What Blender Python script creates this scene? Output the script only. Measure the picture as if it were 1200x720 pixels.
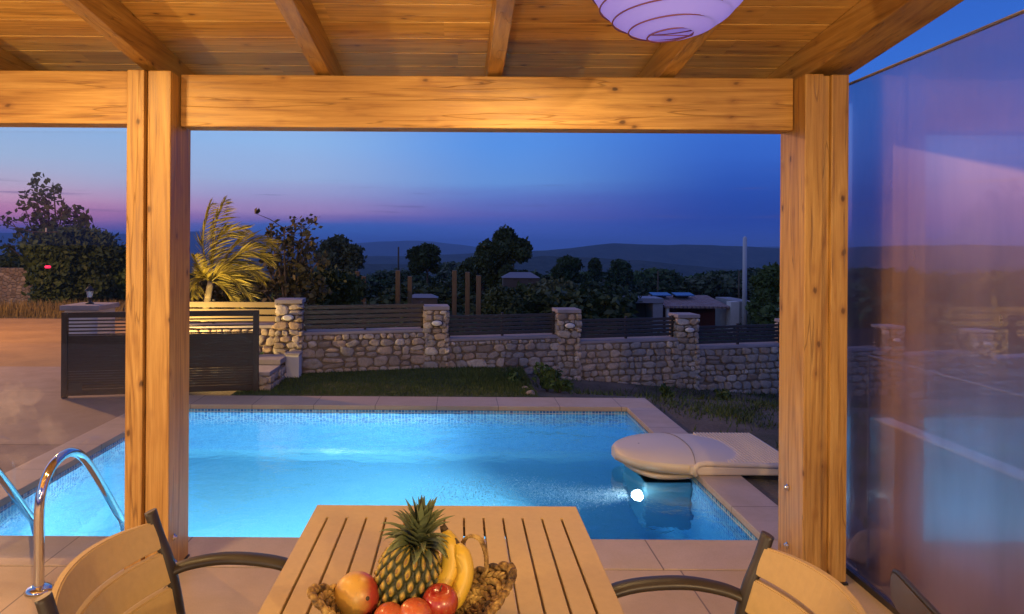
import bpy, bmesh, math, random
import numpy as np
from mathutils import Vector, Matrix, Euler
PI = math.pi
R = math.radians
random.seed(7)
rng = np.random.default_rng(7)
for o in list(bpy.data.objects):
    bpy.data.objects.remove(o, do_unlink=True)
S = bpy.context.scene
col = S.collection

# ------------------------------------------------------------------ camera
ROLL = 0.0062
F = 800.0; CX = 537.0; CY = 290.0; CH = 1.55
cd = bpy.data.cameras.new('camera'); cam = bpy.data.objects.new('camera', cd); col.objects.link(cam)
cd.sensor_width = 36; cd.lens = 24.0
cd.shift_x = (600 - CX) / 1200; cd.shift_y = -(360 - CY) / 1200
cd.clip_start = 0.02; cd.clip_end = 20000
cam.matrix_world = Matrix.Translation((0, 0, CH)) @ Matrix.Rotation(R(90), 4, 'X') @ Matrix.Rotation(ROLL, 4, 'Z')
S.camera = cam
S.view_settings.view_transform = 'Standard'; S.view_settings.look = 'None'
S.view_settings.gamma = 1; S.view_settings.exposure = 0.0; S.view_settings.use_curve_mapping = False
S.render.resolution_x = 1024; S.render.resolution_y = 614
S.cycles.max_bounces = 12; S.cycles.transparent_max_bounces = 24; S.cycles.volume_bounces = 1
S.cycles.caustics_refractive = False; S.cycles.caustics_reflective = False
S.cycles.sample_clamp_indirect = 4.0
if hasattr(S.cycles, 'use_denoising'): S.cycles.use_denoising = True

def unroll(px, py):
    dx, dy = px - CX, py - CY
    c, s = math.cos(ROLL), math.sin(ROLL)
    return dx * c + dy * s, dy * c - dx * s
def at(px, py, Y):                  # pixel of the 1200x720 photograph at depth Y
    dx, dy = unroll(px, py)
    return Vector((dx * Y / F, Y, CH - dy * Y / F))
def gz(px, py, z=0.0):              # pixel on the horizontal plane z
    dx, dy = unroll(px, py)
    Y = F * (CH - z) / dy
    return Vector((dx * Y / F, Y, z))

HAZE = 0.00024
# ------------------------------------------------------------------ node helpers
class NT:
    def __init__(s, nt): s.nt = nt; s.n = nt.nodes; s.l = nt.links
    def a(s, t, **k):
        n = s.n.new(t)
        for kk, v in k.items(): setattr(n, kk, v)
        return n
    def link(s, a, b): s.l.new(a, b)
    def setv(s, inp, v):
        if hasattr(v, 'links') or hasattr(v, 'is_linked'): s.link(v, inp)
        else: inp.default_value = v
    def math(s, op, a, b=0.0, clamp=False):
        n = s.a('ShaderNodeMath', operation=op); n.use_clamp = clamp
        s.setv(n.inputs[0], a); s.setv(n.inputs[1], b); return n.outputs[0]
    def mr(s, v, a, b, c=0.0, d=1.0, smooth=False):
        n = s.a('ShaderNodeMapRange'); n.interpolation_type = 'SMOOTHSTEP' if smooth else 'LINEAR'
        s.setv(n.inputs[0], v)
        for i, x in zip((1, 2, 3, 4), (a, b, c, d)): n.inputs[i].default_value = x
        return n.outputs[0]
    def mix(s, f, a, b, blend='MIX'):
        n = s.a('ShaderNodeMix', data_type='RGBA', blend_type=blend)
        s.setv(n.inputs[0], f)
        for i, c in ((6, a), (7, b)):
            if isinstance(c, (tuple, list)): n.inputs[i].default_value = tuple(c) + ((1,) if len(c) == 3 else ())
            else: s.link(c, n.inputs[i])
        return n.outputs[2]
    def ramp(s, v, pts, interp='LINEAR'):
        n = s.a('ShaderNodeValToRGB'); cr = n.color_ramp; cr.interpolation = interp
        while len(cr.elements) < len(pts): cr.elements.new(0.5)
        for e, (p, c) in zip(cr.elements, pts):
            e.position = p; e.color = tuple(c) + ((1,) if len(c) == 3 else ())
        s.link(v, n.inputs[0]); return n.outputs[0]
    def noise(s, vec, scale, detail=4, rough=0.5, dist=0.0, out=0):
        n = s.a('ShaderNodeTexNoise'); n.inputs['Scale'].default_value = scale
        n.inputs['Detail'].default_value = detail; n.inputs['Roughness'].default_value = rough
        n.inputs['Distortion'].default_value = dist
        if vec is not None: s.link(vec, n.inputs['Vector'])
        return n.outputs[out]
    def mapping(s, vec, scale=(1, 1, 1), loc=(0, 0, 0), rot=(0, 0, 0)):
        n = s.a('ShaderNodeMapping'); n.inputs['Scale'].default_value = scale
        n.inputs['Location'].default_value = loc; n.inputs['Rotation'].default_value = rot
        s.link(vec, n.inputs['Vector']); return n.outputs[0]
    def bump(s, h, strength, dist=0.01):
        n = s.a('ShaderNodeBump'); n.inputs['Strength'].default_value = strength
        n.inputs['Distance'].default_value = dist; s.link(h, n.inputs['Height']); return n.outputs[0]
    def xyz(s, vec):
        n = s.a('ShaderNodeSeparateXYZ'); s.link(vec, n.inputs[0]); return n.outputs
    def comb(s, x, y, z):
        n = s.a('ShaderNodeCombineXYZ')
        for i, v in enumerate((x, y, z)): s.setv(n.inputs[i], v)
        return n.outputs[0]

def mat(name, rough=0.6, metal=0.0, color=None, spec=None):
    m = bpy.data.materials.new(name); m.use_nodes = True
    g = NT(m.node_tree); b = g.n['Principled BSDF']
    b.inputs['Roughness'].default_value = rough; b.inputs['Metallic'].default_value = metal
    if color: b.inputs['Base Color'].default_value = tuple(color) + (1,)
    if spec is not None: b.inputs['Specular IOR Level'].default_value = spec
    return m, g, b
def coords(g, kind='Object'):
    n = g.a('ShaderNodeTexCoord'); return n.outputs[kind]
def pos(g):
    return g.a('ShaderNodeNewGeometry').outputs['Position']

# ------------------------------------------------------------------ world (dusk sky)
W = bpy.data.worlds.new('World'); S.world = W; W.use_nodes = True
g = NT(W.node_tree); bg = g.n['Background']
d = g.a('ShaderNodeTexCoord').outputs['Generated']
X, Y_, Z = g.xyz(d)
hor = g.math('SQRT', g.math('ADD', g.math('MULTIPLY', X, X), g.math('MULTIPLY', Y_, Y_)))
el = g.math('DIVIDE', Z, g.math('MAXIMUM', hor, 0.001))
az = g.math('ARCTAN2', X, Y_)
cl = g.noise(g.mapping(g.comb(az, el, 0.0), scale=(2.2, 26, 1)), 1.0, 4, 0.55)
el2 = g.math('ADD', el, g.math('MULTIPLY', g.math('SUBTRACT', cl, 0.5), 0.030))
t = g.math('MULTIPLY', el2, 2.0, True)                      # 0..0.5 elevation
def lin(r, gg, b):
    f = lambda c: ((c / 255 + 0.055) / 1.055) ** 2.4 if c > 10 else c / 255 / 12.92
    return (f(r), f(gg), f(b))
LEFT = [(0.0, lin(62, 80, 160)), (0.0375, lin(98, 90, 168)), (0.055, lin(155, 100, 168)), (0.08, lin(206, 132, 178)), (0.11, lin(216, 166, 198)),
        (0.16, lin(196, 184, 214)), (0.225, lin(170, 192, 228)), (0.34, lin(142, 186, 238)), (1.0, lin(90, 140, 220))]
MIDL = [(0.0, lin(52, 92, 180)), (0.05, lin(62, 104, 188)), (0.0625, lin(80, 106, 190)), (0.08, lin(140, 116, 184)), (0.10, lin(172, 142, 196)),
        (0.14, lin(166, 162, 212)), (0.19, lin(162, 184, 228)), (0.30, lin(150, 190, 240)), (1.0, lin(75, 128, 218))]
MIDR = [(0.0, lin(56, 92, 182)), (0.07, lin(74, 98, 188)), (0.10, lin(98, 104, 188)), (0.14, lin(100, 122, 202)), (0.19, lin(106, 154, 226)),
        (0.30, lin(92, 152, 236)), (1.0, lin(48, 98, 200))]
RIGHT = [(0.0, lin(46, 76, 168)), (0.08, lin(38, 70, 164)), (0.15, lin(42, 80, 176)), (0.25, lin(54, 102, 202)),
         (0.38, lin(58, 116, 218)), (1.0, lin(32, 66, 165))]
rl, rm, rm2, rr = [g.ramp(t, q) for q in (LEFT, MIDL, MIDR, RIGHT)]
c = g.mix(g.mr(az, -0.62, -0.26, smooth=True), rl, rm)
c = g.mix(g.mr(az, -0.26, 0.08, smooth=True), c, rm2)
c = g.mix(g.mr(az, 0.05, 0.40, smooth=True), c, rr)
c = g.mix(g.mr(el, 0.40, 1.1, 0, 1), c, (0.17, 0.17, 0.40))
c = g.mix(g.mr(el, -0.02, 0.0, 0, 1), (0.02, 0.03, 0.06), c)
# thin darker cloud bars low over the afterglow
bar = g.noise(g.mapping(g.comb(az, el, 0.0), scale=(5, 110, 1), loc=(3.1, 0.7, 0)), 1.0, 3, 0.5)
bm_ = g.math('MULTIPLY', g.mr(bar, 0.58, 0.72, smooth=True), g.math('MULTIPLY', g.mr(el, 0.03, 0.05), g.mr(el, 0.11, 0.08)))
c = g.mix(g.math('MULTIPLY', bm_, 0.5), c, lin(90, 80, 140))
g.link(c, bg.inputs[0]); bg.inputs[1].default_value = 1.0

def light(kind, name, loc, energy, color, size=0.1, target=None, **k):
    ld = bpy.data.lights.new(name, kind); ld.energy = energy; ld.color = color
    if kind in ('POINT', 'SPOT'): ld.shadow_soft_size = size
    if kind == 'AREA': ld.size = size
    if kind == 'SUN': ld.angle = size
    for a, v in k.items(): setattr(ld, a, v)
    o = bpy.data.objects.new(name, ld); col.objects.link(o); o.location = loc
    if target is not None:
        o.rotation_euler = (Vector(target) - Vector(loc)).to_track_quat('-Z', 'Y').to_euler()
    return o
WARM = (1.0, 0.66, 0.27)
SODIUM = (1.0, 0.46, 0.10)
light('SUN', 'afterglow_sun', (0, 0, 30), 0.10, (1.0, 0.62, 0.72), R(25), target=(18, -14, 26))
light('POINT', 'house_lamp_light', (-2.7, 0.35, 1.70), 178, WARM, 0.04)
light('POINT', 'house_lamp_light', (1.1, -0.9, 2.05), 200, WARM, 0.04)
light('POINT', 'house_lamp_light', (-0.4, -1.1, 1.25), 110, WARM, 0.04)
light('SPOT', 'added_fill_light', (-1.75, 2.10, 2.55), 62, WARM, 0.03, target=(-1.3, 3.0, 0), spot_size=R(135), spot_blend=0.6)  # this and the next two: unseen spots added to brighten floor and table
light('SPOT', 'added_fill_light', (-0.9, 1.2, 2.66), 10, WARM, 0.03, target=(0.1, 1.8, 0), spot_size=R(110), spot_blend=0.7)
light('SPOT', 'added_fill_light', (0.35, 2.45, 2.50), 52, WARM, 0.03, target=(0.5, 3.15, 0), spot_size=R(135), spot_blend=0.6)
light('SPOT', 'ceiling_spot_light', (0.05, 2.45, 2.40), 8, (1.0, 0.66, 0.30), 0.02, target=(0.03, 3.3, 2.2), spot_size=R(85), spot_blend=0.8)
light('POINT', 'street_lamp_light', (-9.2, 10.9, 4.2), 1650, SODIUM, 0.1)
light('SPOT', 'gate_spot_light', (-3.45, 7.55, 0.40), 150, (1.0, 0.66, 0.22), 0.04, target=(-2.2, 8.6, 0.6), spot_size=R(150), spot_blend=0.5)
light('SPOT', 'palm_spot_light', (-3.35, 8.62, 0.22), 85, (1.0, 0.70, 0.20), 0.04, target=(-3.0, 9.0, 1.6), spot_size=R(140), spot_blend=0.5)
POOLC = (0.72, 0.93, 1.0)

# ------------------------------------------------------------------ object helpers
def tag(o, label=None, cat=None, group=None, kind=None):
    if label: o['label'] = label
    if cat: o['category'] = cat
    if group: o['group'] = group
    if kind: o['kind'] = kind
    return o
def obj(name, me, m=None, parent=None, loc=(0, 0, 0), rot=(0, 0, 0), smooth=False):
    if isinstance(me, bmesh.types.BMesh):
        b = me; me = bpy.data.meshes.new(name); b.to_mesh(me); b.free()
    if m is not None and not me.materials: me.materials.append(m)
    if smooth:
        for p in me.polygons: p.use_smooth = True
    o = bpy.data.objects.new(name, me); col.objects.link(o); o.location = loc; o.rotation_euler = rot
    if parent: o.parent = parent
    return o
def empty(name, loc=(0, 0, 0), rz=0):
    o = bpy.data.objects.new(name, None); col.objects.link(o); o.location = loc; o.rotation_euler = (0, 0, rz)
    o.empty_display_size = 0.1
    return o
def copy_tree(o, parent=None):
    c = o.copy(); col.objects.link(c); c.parent = parent
    for ch in list(o.children): copy_tree(ch, c)
    return c
def bmn(): return bmesh.new()
def bbox(b, x0, x1, y0, y1, z0, z1, bev=0.0, M=None):
    t = bmesh.new()
    bmesh.ops.create_cube(t, size=1)
    for v in t.verts:
        v.co = Vector(((x0 + x1) / 2 + v.co.x * (x1 - x0), (y0 + y1) / 2 + v.co.y * (y1 - y0), (z0 + z1) / 2 + v.co.z * (z1 - z0)))
    if bev: bmesh.ops.bevel(t, geom=list(t.edges), offset=bev, segments=2, affect='EDGES', profile=0.6)
    if M is not None: bmesh.ops.transform(t, matrix=M, verts=t.verts)
    merge(b, t); return b
def merge(b, t):
    me = bpy.data.meshes.new('tmp'); t.to_mesh(me); t.free(); b.from_mesh(me); bpy.data.meshes.remove(me)
def tube(b, pts, rad, seg=10, cap=True, flat=None):
    pts = [Vector(p) for p in pts]; rings = []
    n = len(pts)
    rads = rad if isinstance(rad, (list, tuple)) else [rad] * n
    up = None
    for i, p in enumerate(pts):
        tdir = (pts[min(i + 1, n - 1)] - pts[max(i - 1, 0)]).normalized()
        if up is None:
            up = Vector((0, 0, 1)) if abs(tdir.z) < 0.9 else Vector((0, 1, 0))
        side = tdir.cross(up)
        if side.length < 1e-4: side = tdir.cross(Vector((1, 0, 0)))
        side.normalize(); up = side.cross(tdir).normalized()
        fx, fy = flat if flat else (1, 1)
        rings.append([b.verts.new(p + side * math.cos(a) * rads[i] * fx + up * math.sin(a) * rads[i] * fy)
                      for a in [2 * PI * k / seg for k in range(seg)]])
    for i in range(n - 1):
        for k in range(seg):
            f = b.faces.new((rings[i][k], rings[i][(k + 1) % seg], rings[i + 1][(k + 1) % seg], rings[i + 1][k])); f.smooth = True
    if cap:
        b.faces.new(list(reversed(rings[0]))); b.faces.new(rings[-1])
    return b
def spline(pts, n=8):
    P = [Vector(p) for p in pts]; out = []
    for i in range(len(P) - 1):
        p0, p1, p2, p3 = P[max(i - 1, 0)], P[i], P[i + 1], P[min(i + 2, len(P) - 1)]
        for k in range(n):
            t = k / n
            out.append(0.5 * ((2 * p1) + (p2 - p0) * t + (2 * p0 - 5 * p1 + 4 * p2 - p3) * t * t + (3 * p1 - p0 - 3 * p2 + p3) * t ** 3))
    out.append(P[-1]); return out
def lathe(b, prof, seg=24, M=None, smooth=True):
    t = bmesh.new(); rings = []
    for r_, z in prof:
        if r_ < 1e-5: rings.append([t.verts.new((0, 0, z))])
        else: rings.append([t.verts.new((r_ * math.cos(2 * PI * k / seg), r_ * math.sin(2 * PI * k / seg), z)) for k in range(seg)])
    for a, c_ in zip(rings, rings[1:]):
        for k in range(seg):
            k2 = (k + 1) % seg
            vs = [a[k % len(a)], a[k2 % len(a)], c_[k2 % len(c_)], c_[k % len(c_)]]
            u = []
            for v in vs:
                if v not in u: u.append(v)
            if len(u) > 2:
                f = t.faces.new(u); f.smooth = smooth
    if M is not None: bmesh.ops.transform(t, matrix=M, verts=t.verts)
    merge(b, t); return b
def grid_mesh(xs, ys, fn, skip=None):
    V = [(x, y, fn(x, y)) for y in ys for x in xs]; nx = len(xs); Fc = []
    for j in range(len(ys) - 1):
        for i in range(nx - 1):
            if skip and skip((xs[i] + xs[i + 1]) / 2, (ys[j] + ys[j + 1]) / 2): continue
            k = j * nx + i; Fc.append((k, k + 1, k + nx + 1, k + nx))
    me = bpy.data.meshes.new('grid'); me.from_pydata(V, [], Fc); me.update(); return me

# ------------------------------------------------------------------ materials
def wood(name, axis, dark=1.0, tint=(1, 1, 1), plank=None):
    m, g, b = mat(name, 0.42)
    p = coords(g)
    sc = [9, 9, 9]; sc[axis] = 0.55
    oi = g.a('ShaderNodeObjectInfo').outputs['Random']
    off = g.comb(g.math('MULTIPLY', oi, 37.0), g.math('MULTIPLY', oi, 11.0), g.math('MULTIPLY', oi, 23.0))
    va = g.a('ShaderNodeVectorMath', operation='ADD'); g.link(p, va.inputs[0]); g.link(off, va.inputs[1]); v = va.outputs[0]
    pv = None
    if plank:
        px_, py_, pz_ = g.xyz(p)
        row = g.math('FLOOR', g.math('DIVIDE', g.math('SUBTRACT', py_, plank[1]), plank[0]))
        wn = g.a('ShaderNodeTexWhiteNoise', noise_dimensions='1D'); g.link(row, wn.inputs['W'])
        cx = g.math('FLOOR', g.math('DIVIDE', g.math('ADD', px_, g.math('MULTIPLY', wn.outputs[0], 3.0)), 1.9))
        wn2 = g.a('ShaderNodeTexWhiteNoise', noise_dimensions='2D'); g.link(g.comb(row, cx, 0.0), wn2.inputs['Vector'])
        pv = wn2.outputs[0]
        vb = g.a('ShaderNodeVectorMath', operation='ADD'); g.link(v, vb.inputs[0])
        g.link(g.comb(g.math('MULTIPLY', pv, 40.0), g.math('MULTIPLY', pv, 7.0), 0.0), vb.inputs[1]); v = vb.outputs[0]
    vm = g.mapping(v, scale=tuple(sc))
    warp = g.noise(vm, 0.7, 2, 0.5)
    sc2 = [42, 42, 42]; sc2[axis] = 1.6
    fine = g.noise(g.mapping(v, scale=tuple(sc2)), 2.2, 6, 0.65, 0.6)
    bands = g.math('FRACT', g.math('MULTIPLY', warp, 9.0))
    bands = g.mr(g.math('ABSOLUTE', g.math('SUBTRACT', bands, 0.5)), 0.0, 0.5)
    f = g.math('ADD', g.math('MULTIPLY', bands, 0.22), g.math('MULTIPLY', fine, 0.85))
    T = lambda c: tuple(a * dark * q for a, q in zip(c, tint))
    c = g.ramp(f, [(0.28, T((0.26, 0.120, 0.030))), (0.5, T((0.50, 0.275, 0.075))), (0.75, T((0.66, 0.40, 0.130)))])
    # knots
    sk = [5.0, 5.0, 5.0]; sk[axis] = 2.9
    vo = g.a('ShaderNodeTexVoronoi'); vo.inputs['Scale'].default_value = 2.1; vo.inputs['Randomness'].default_value = 1.0
    wv = g.a('ShaderNodeVectorMath', operation='ADD'); g.link(g.mapping(v, scale=tuple(sk)), wv.inputs[0])
    g.link(g.comb(g.math('MULTIPLY', fine, 0.12), 0.0, g.math('MULTIPLY', fine, 0.1)), wv.inputs[1]); g.link(wv.outputs[0], vo.inputs['Vector'])
    kn = g.mr(vo.outputs['Distance'], 0.05, 0.13, 1, 0, smooth=True)
    halo = g.mr(vo.outputs['Distance'], 0.10, 0.30, 0.40, 0, smooth=True)
    c = g.mix(halo, c, T((0.27, 0.11, 0.035)))
    c = g.mix(g.math('MULTIPLY', kn, 0.85), c, (0.045, 0.018, 0.008))
    blot = g.noise(g.mapping(v, scale=(1.6, 1.6, 1.6)), 1.3, 3)
    c = g.mix(g.mr(blot, 0.35, 0.7, 0, 0.35), c, T((0.34, 0.15, 0.045)))
    if pv is not None:
        c = g.mix(g.mr(pv, 0, 1, 0.0, 0.45), c, T((0.27, 0.13, 0.05)))
    # drying checks: thin dark splits along the grain
    sc3 = [14, 14, 14]; sc3[axis] = 0.5
    chk = g.noise(g.mapping(v, scale=tuple(sc3), loc=(5, 3, 1)), 1.4, 2, 0.4, 0.3)
    ck = g.mr(g.math('ABSOLUTE', g.math('SUBTRACT', chk, 0.56)), 0.0, 0.010, 1, 0)
    c = g.mix(g.math('MULTIPLY', ck, 0.5), c, (0.08, 0.03, 0.012))
    g.link(c, b.inputs['Base Color'])
    g.link(g.mr(fine, 0.2, 0.8, 0.32, 0.62), b.inputs['Roughness'])
    g.link(g.bump(g.math('ADD', g.math('MULTIPLY', fine, 0.6), g.math('MULTIPLY', ck, -1.2)), 0.35, 0.004), b.inputs['Normal'])
    return m
WZ = wood('post_pine', 2, 0.95); WX = wood('beam_pine', 0, 1.05); WY = wood('rafter_pine', 1, 0.85)
WD = wood('ceiling_pine', 0, 1.42, (1.0, 1.10, 1.15), plank=(0.17, 0.0))
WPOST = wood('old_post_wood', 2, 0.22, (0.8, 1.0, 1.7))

def stone(name, scale=5.2, loc=(0, 0, 0), warm=0.0):
    m, g, b = mat(name, 0.9)
    p = coords(g)
    n = g.noise(p, 3.0, 3, 0.6, out=1)
    va = g.a('ShaderNodeVectorMath', operation='MULTIPLY_ADD'); g.link(n, va.inputs[0]); va.inputs[1].default_value = (0.16,) * 3; g.link(p, va.inputs[2])
    v = g.mapping(va.outputs[0], scale=(1, 1, 1.25), loc=loc)
    def vor(feat, s):
        x = g.a('ShaderNodeTexVoronoi', feature=feat); x.inputs['Scale'].default_value = s; x.inputs['Randomness'].default_value = 0.9
        g.link(v, x.inputs['Vector']); return x
    e = vor('DISTANCE_TO_EDGE', scale); f1 = vor('F1', scale)
    r_, gg, bb = [o for o in (lambda n_: (n_.outputs[0], n_.outputs[1], n_.outputs[2]))(g.a('ShaderNodeSeparateColor'))][:3]
    sep = r_.node; g.link(f1.outputs['Color'], sep.inputs[0])
    base = g.ramp(r_, [(0.0, (0.20, 0.155, 0.115)), (0.3, (0.33, 0.26, 0.19)), (0.55, (0.27, 0.235, 0.20)), (0.8, (0.42, 0.34, 0.25)), (1, (0.50, 0.43, 0.34))])
    sp = g.noise(p, 22, 5, 0.7)
    base = g.mix(g.mr(sp, 0.35, 0.75, 0, 0.55), base, (0.16, 0.12, 0.09))
    rust = g.noise(p, 6, 3, 0.6)
    base = g.mix(g.mr(rust, 0.55, 0.75, 0, 0.5), base, (0.36, 0.19, 0.09))
    mort = g.mr(e.outputs[0], 0.008, 0.045, 0, 1, smooth=True)
    mc = g.mix(g.mr(sp, 0.3, 0.7), (0.14, 0.11, 0.085), (0.26, 0.21, 0.16))
    g.link(g.mix(mort, mc, base), b.inputs['Base Color'])
    h = g.math('ADD', g.mr(e.outputs[0], 0.0, 0.16, 0, 1, smooth=True), g.math('MULTIPLY', sp, 0.22))
    h = g.math('ADD', h, g.math('MULTIPLY', gg, 0.3))
    g.link(g.bump(h, 0.85, 0.025), b.inputs['Normal'])
    return m
def stonemat(name, gain=1.0):
    m, g, b = mat(name, 0.88)
    a_ = g.a('ShaderNodeAttribute', attribute_name='shade').outputs['Fac']; p = coords(g); sp = g.noise(p, 26, 5, 0.7); ru = g.noise(p, 7, 3, 0.6)
    T = lambda c: tuple(x * gain for x in c)
    c = g.ramp(a_, [(0.0, T((0.22, 0.17, 0.125))), (0.25, T((0.36, 0.285, 0.21))), (0.45, T((0.29, 0.26, 0.225))), (0.65, T((0.43, 0.35, 0.26))), (0.85, T((0.38, 0.27, 0.18))), (1.0, T((0.56, 0.49, 0.39)))])
    c = g.mix(g.mr(sp, 0.4, 0.75, 0, 0.6), c, (0.15, 0.115, 0.085)); c = g.mix(g.mr(ru, 0.55, 0.75, 0, 0.45), c, (0.36, 0.20, 0.10))
    g.link(c, b.inputs['Base Color']); g.link(g.bump(sp, 0.9, 0.012), b.inputs['Normal']); return m
M_stones = stonemat('field_stones', 1.35)
_ico = bmesh.new(); bmesh.ops.create_icosphere(_ico, subdivisions=3, radius=1.0)
ICOV = np.array([v.co[:] for v in _ico.verts]); ICOF = [tuple(v.index for v in f.verts) for f in _ico.faces]; _ico.free()
def stones_mesh(name, rects, seed, hmin=0.065, hmax=0.135):
    # rects: (origin, u, n, length, z0, z1): rows of rounded irregular stones on a vertical face
    r = np.random.default_rng(seed); V = []; Fc = []; sh = []; off = 0
    cubev = ICOV / np.abs(ICOV).max(axis=1)[:, None]
    for (o_, u, n_, L, z0, z1) in rects:
        o_, u, n_ = np.array(o_, float), np.array(u, float), np.array(n_, float); z = z0
        while z < z1 - 0.02:
            h = min(r.uniform(hmin, hmax), z1 - z); x = r.uniform(-0.05, 0)
            if z1 - (z + h) < 0.04: h = z1 - z
            while x < L:
                w = r.uniform(0.8, 2.1) * h
                if x + w > L: w = L - x
                if w < 0.03: break
                pieces = [(0, h)] if r.random() < 0.78 or h < 0.11 else [(0, h * 0.5), (h * 0.5, h * 0.5)]
                for (dz, hh) in pieces:
                    k = r.uniform(0.72, 1.0); v = ICOV * (1 - k) + cubev * k
                    v = v * (1 + 0.10 * np.sin(v @ r.normal(size=3) * 2.2 + r.uniform(0, 6)))[:, None] * (1 + 0.05 * np.sin(v @ r.normal(size=3) * 5 + r.uniform(0, 6)))[:, None]
                    for _ in range(6):
                        pn = r.normal(size=3); pn[1] = 0; pn /= np.linalg.norm(pn); d_ = r.uniform(0.80, 1.15); q = v @ pn - d_; v = v - pn * np.maximum(q, 0)[:, None]
                    a = r.normal(0, 0.09); ca, sa = math.cos(a), math.sin(a)
                    lx = v[:, 0] * (w * 0.5 - 0.004); lz = v[:, 2] * (hh * 0.5 - 0.003); dp = r.uniform(0.020, 0.040)
                    lx, lz = lx * ca - lz * sa, lx * sa + lz * ca
                    P = o_ + np.outer(x + w / 2 + lx, u) + np.outer(v[:, 1] * dp, n_); P[:, 2] += z + dz + hh / 2 + lz + r.uniform(-.006, .006)
                    V.append(P); Fc += [(f[0] + off, f[1] + off, f[2] + off) for f in ICOF]; off += len(P); sh += [r.random()] * len(P)
                x += w
            z += h
    V = np.concatenate(V); me = bpy.data.meshes.new(name); me.from_pydata(V.tolist(), [], Fc); at3 = me.attributes.new('shade', 'FLOAT', 'POINT'); at3.data.foreach_set('value', sh)
    for q in me.polygons: q.use_smooth = True
    return me
STONE = stone('rubble_stone', 8.5); STONE2 = stone('pier_stone', 9.5, (3, 1, 2))

def plain(name, c, rough=0.6, var=0.25, scale=8, metal=0.0, bump=0.0, spec=None):
    m, g, b = mat(name, rough, metal, spec=spec)
    n = g.noise(coords(g), scale, 5, 0.6)
    n2 = g.noise(coords(g), scale * 0.17, 3, 0.5)
    f = g.math('ADD', g.math('MULTIPLY', n, 0.5), g.math('MULTIPLY', n2, 0.5))
    lo = tuple(x * (1 - var) for x in c); hi = tuple(min(1, x * (1 + var)) for x in c)
    g.link(g.ramp(f, [(0.3, lo), (0.7, hi)]), b.inputs['Base Color'])
    g.link(g.mr(n, 0.3, 0.7, max(0.05, rough - 0.08), min(1, rough + 0.08)), b.inputs['Roughness'])
    if bump: g.link(g.bump(n, 1.0, bump), b.inputs['Normal'])
    return m
M_mortar = plain('lime_mortar', (0.24, 0.19, 0.145), 0.95, 0.4, 18, bump=0.01)
M_coping_slab = plain('wall_coping_concrete', (0.34, 0.30, 0.30), 0.85, 0.2, 10, bump=0.004)
M_darkmetal = plain('dark_metal', (0.028, 0.022, 0.018), 0.45, 0.3, 12)
M_gate = plain('gate_brown_metal', (0.040, 0.022, 0.013), 0.7, 0.25, 6)
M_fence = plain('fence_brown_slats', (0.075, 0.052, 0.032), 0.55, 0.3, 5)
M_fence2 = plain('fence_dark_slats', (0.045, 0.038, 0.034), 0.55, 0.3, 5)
M_white = plain('white_plaster', (0.62, 0.60, 0.58), 0.85, 0.12, 6, bump=0.002)
M_greyp = plain('grey_plaster', (0.30, 0.30, 0.32), 0.85, 0.2, 3)
M_roofw = plain('pale_roof_edge', (0.26, 0.26, 0.30), 0.6, 0.15, 3)
M_red = plain('red_wall', (0.11, 0.030, 0.025), 0.8, 0.3, 2)
M_panel = plain('solar_blue', (0.06, 0.12, 0.26), 0.25, 0.2, 2)
M_bark = plain('bark', (0.10, 0.075, 0.05), 0.9, 0.4, 14, bump=0.01)
M_palmtrunk = plain('palm_trunk', (0.30, 0.24, 0.15), 0.85, 0.3, 20, bump=0.01)
M_steel, _, _ = mat('polished_steel', 0.10, 1.0, (0.75, 0.74, 0.72))
M_shell = plain('filter_shell', (0.70, 0.60, 0.45), 0.38, 0.07, 3)
M_rock = plain('boulder', (0.30, 0.24, 0.18), 0.9, 0.45, 9, bump=0.03)
M_glasslight = plain('lamp_cover', (0.72, 0.68, 0.6), 0.3, 0.05, 6)

def leafmat(name, c1, c2, rough=0.6):
    m, g, b = mat(name, rough)
    n = g.noise(coords(g), 1.1, 3, 0.6); n2 = g.noise(coords(g), 9, 2)
    f = g.math('ADD', g.math('MULTIPLY', n, 0.6), g.math('MULTIPLY', n2, 0.4))
    g.link(g.ramp(f, [(0.35, c1), (0.65, c2)]), b.inputs['Base Color'])
    b.inputs['Specular IOR Level'].default_value = 0.25
    return m
L_dark = leafmat('leaf_dark', (0.022, 0.040, 0.016), (0.055, 0.090, 0.030))
L_olive = leafmat('leaf_olive', (0.045, 0.065, 0.035), (0.10, 0.13, 0.065))
L_mid = leafmat('leaf_mid', (0.035, 0.070, 0.018), (0.080, 0.130, 0.035))
L_brown = leafmat('leaf_dry', (0.06, 0.055, 0.025), (0.12, 0.10, 0.045))
L_palm = leafmat('leaf_palm', (0.17, 0.14, 0.02), (0.38, 0.30, 0.06), 0.5)

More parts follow.
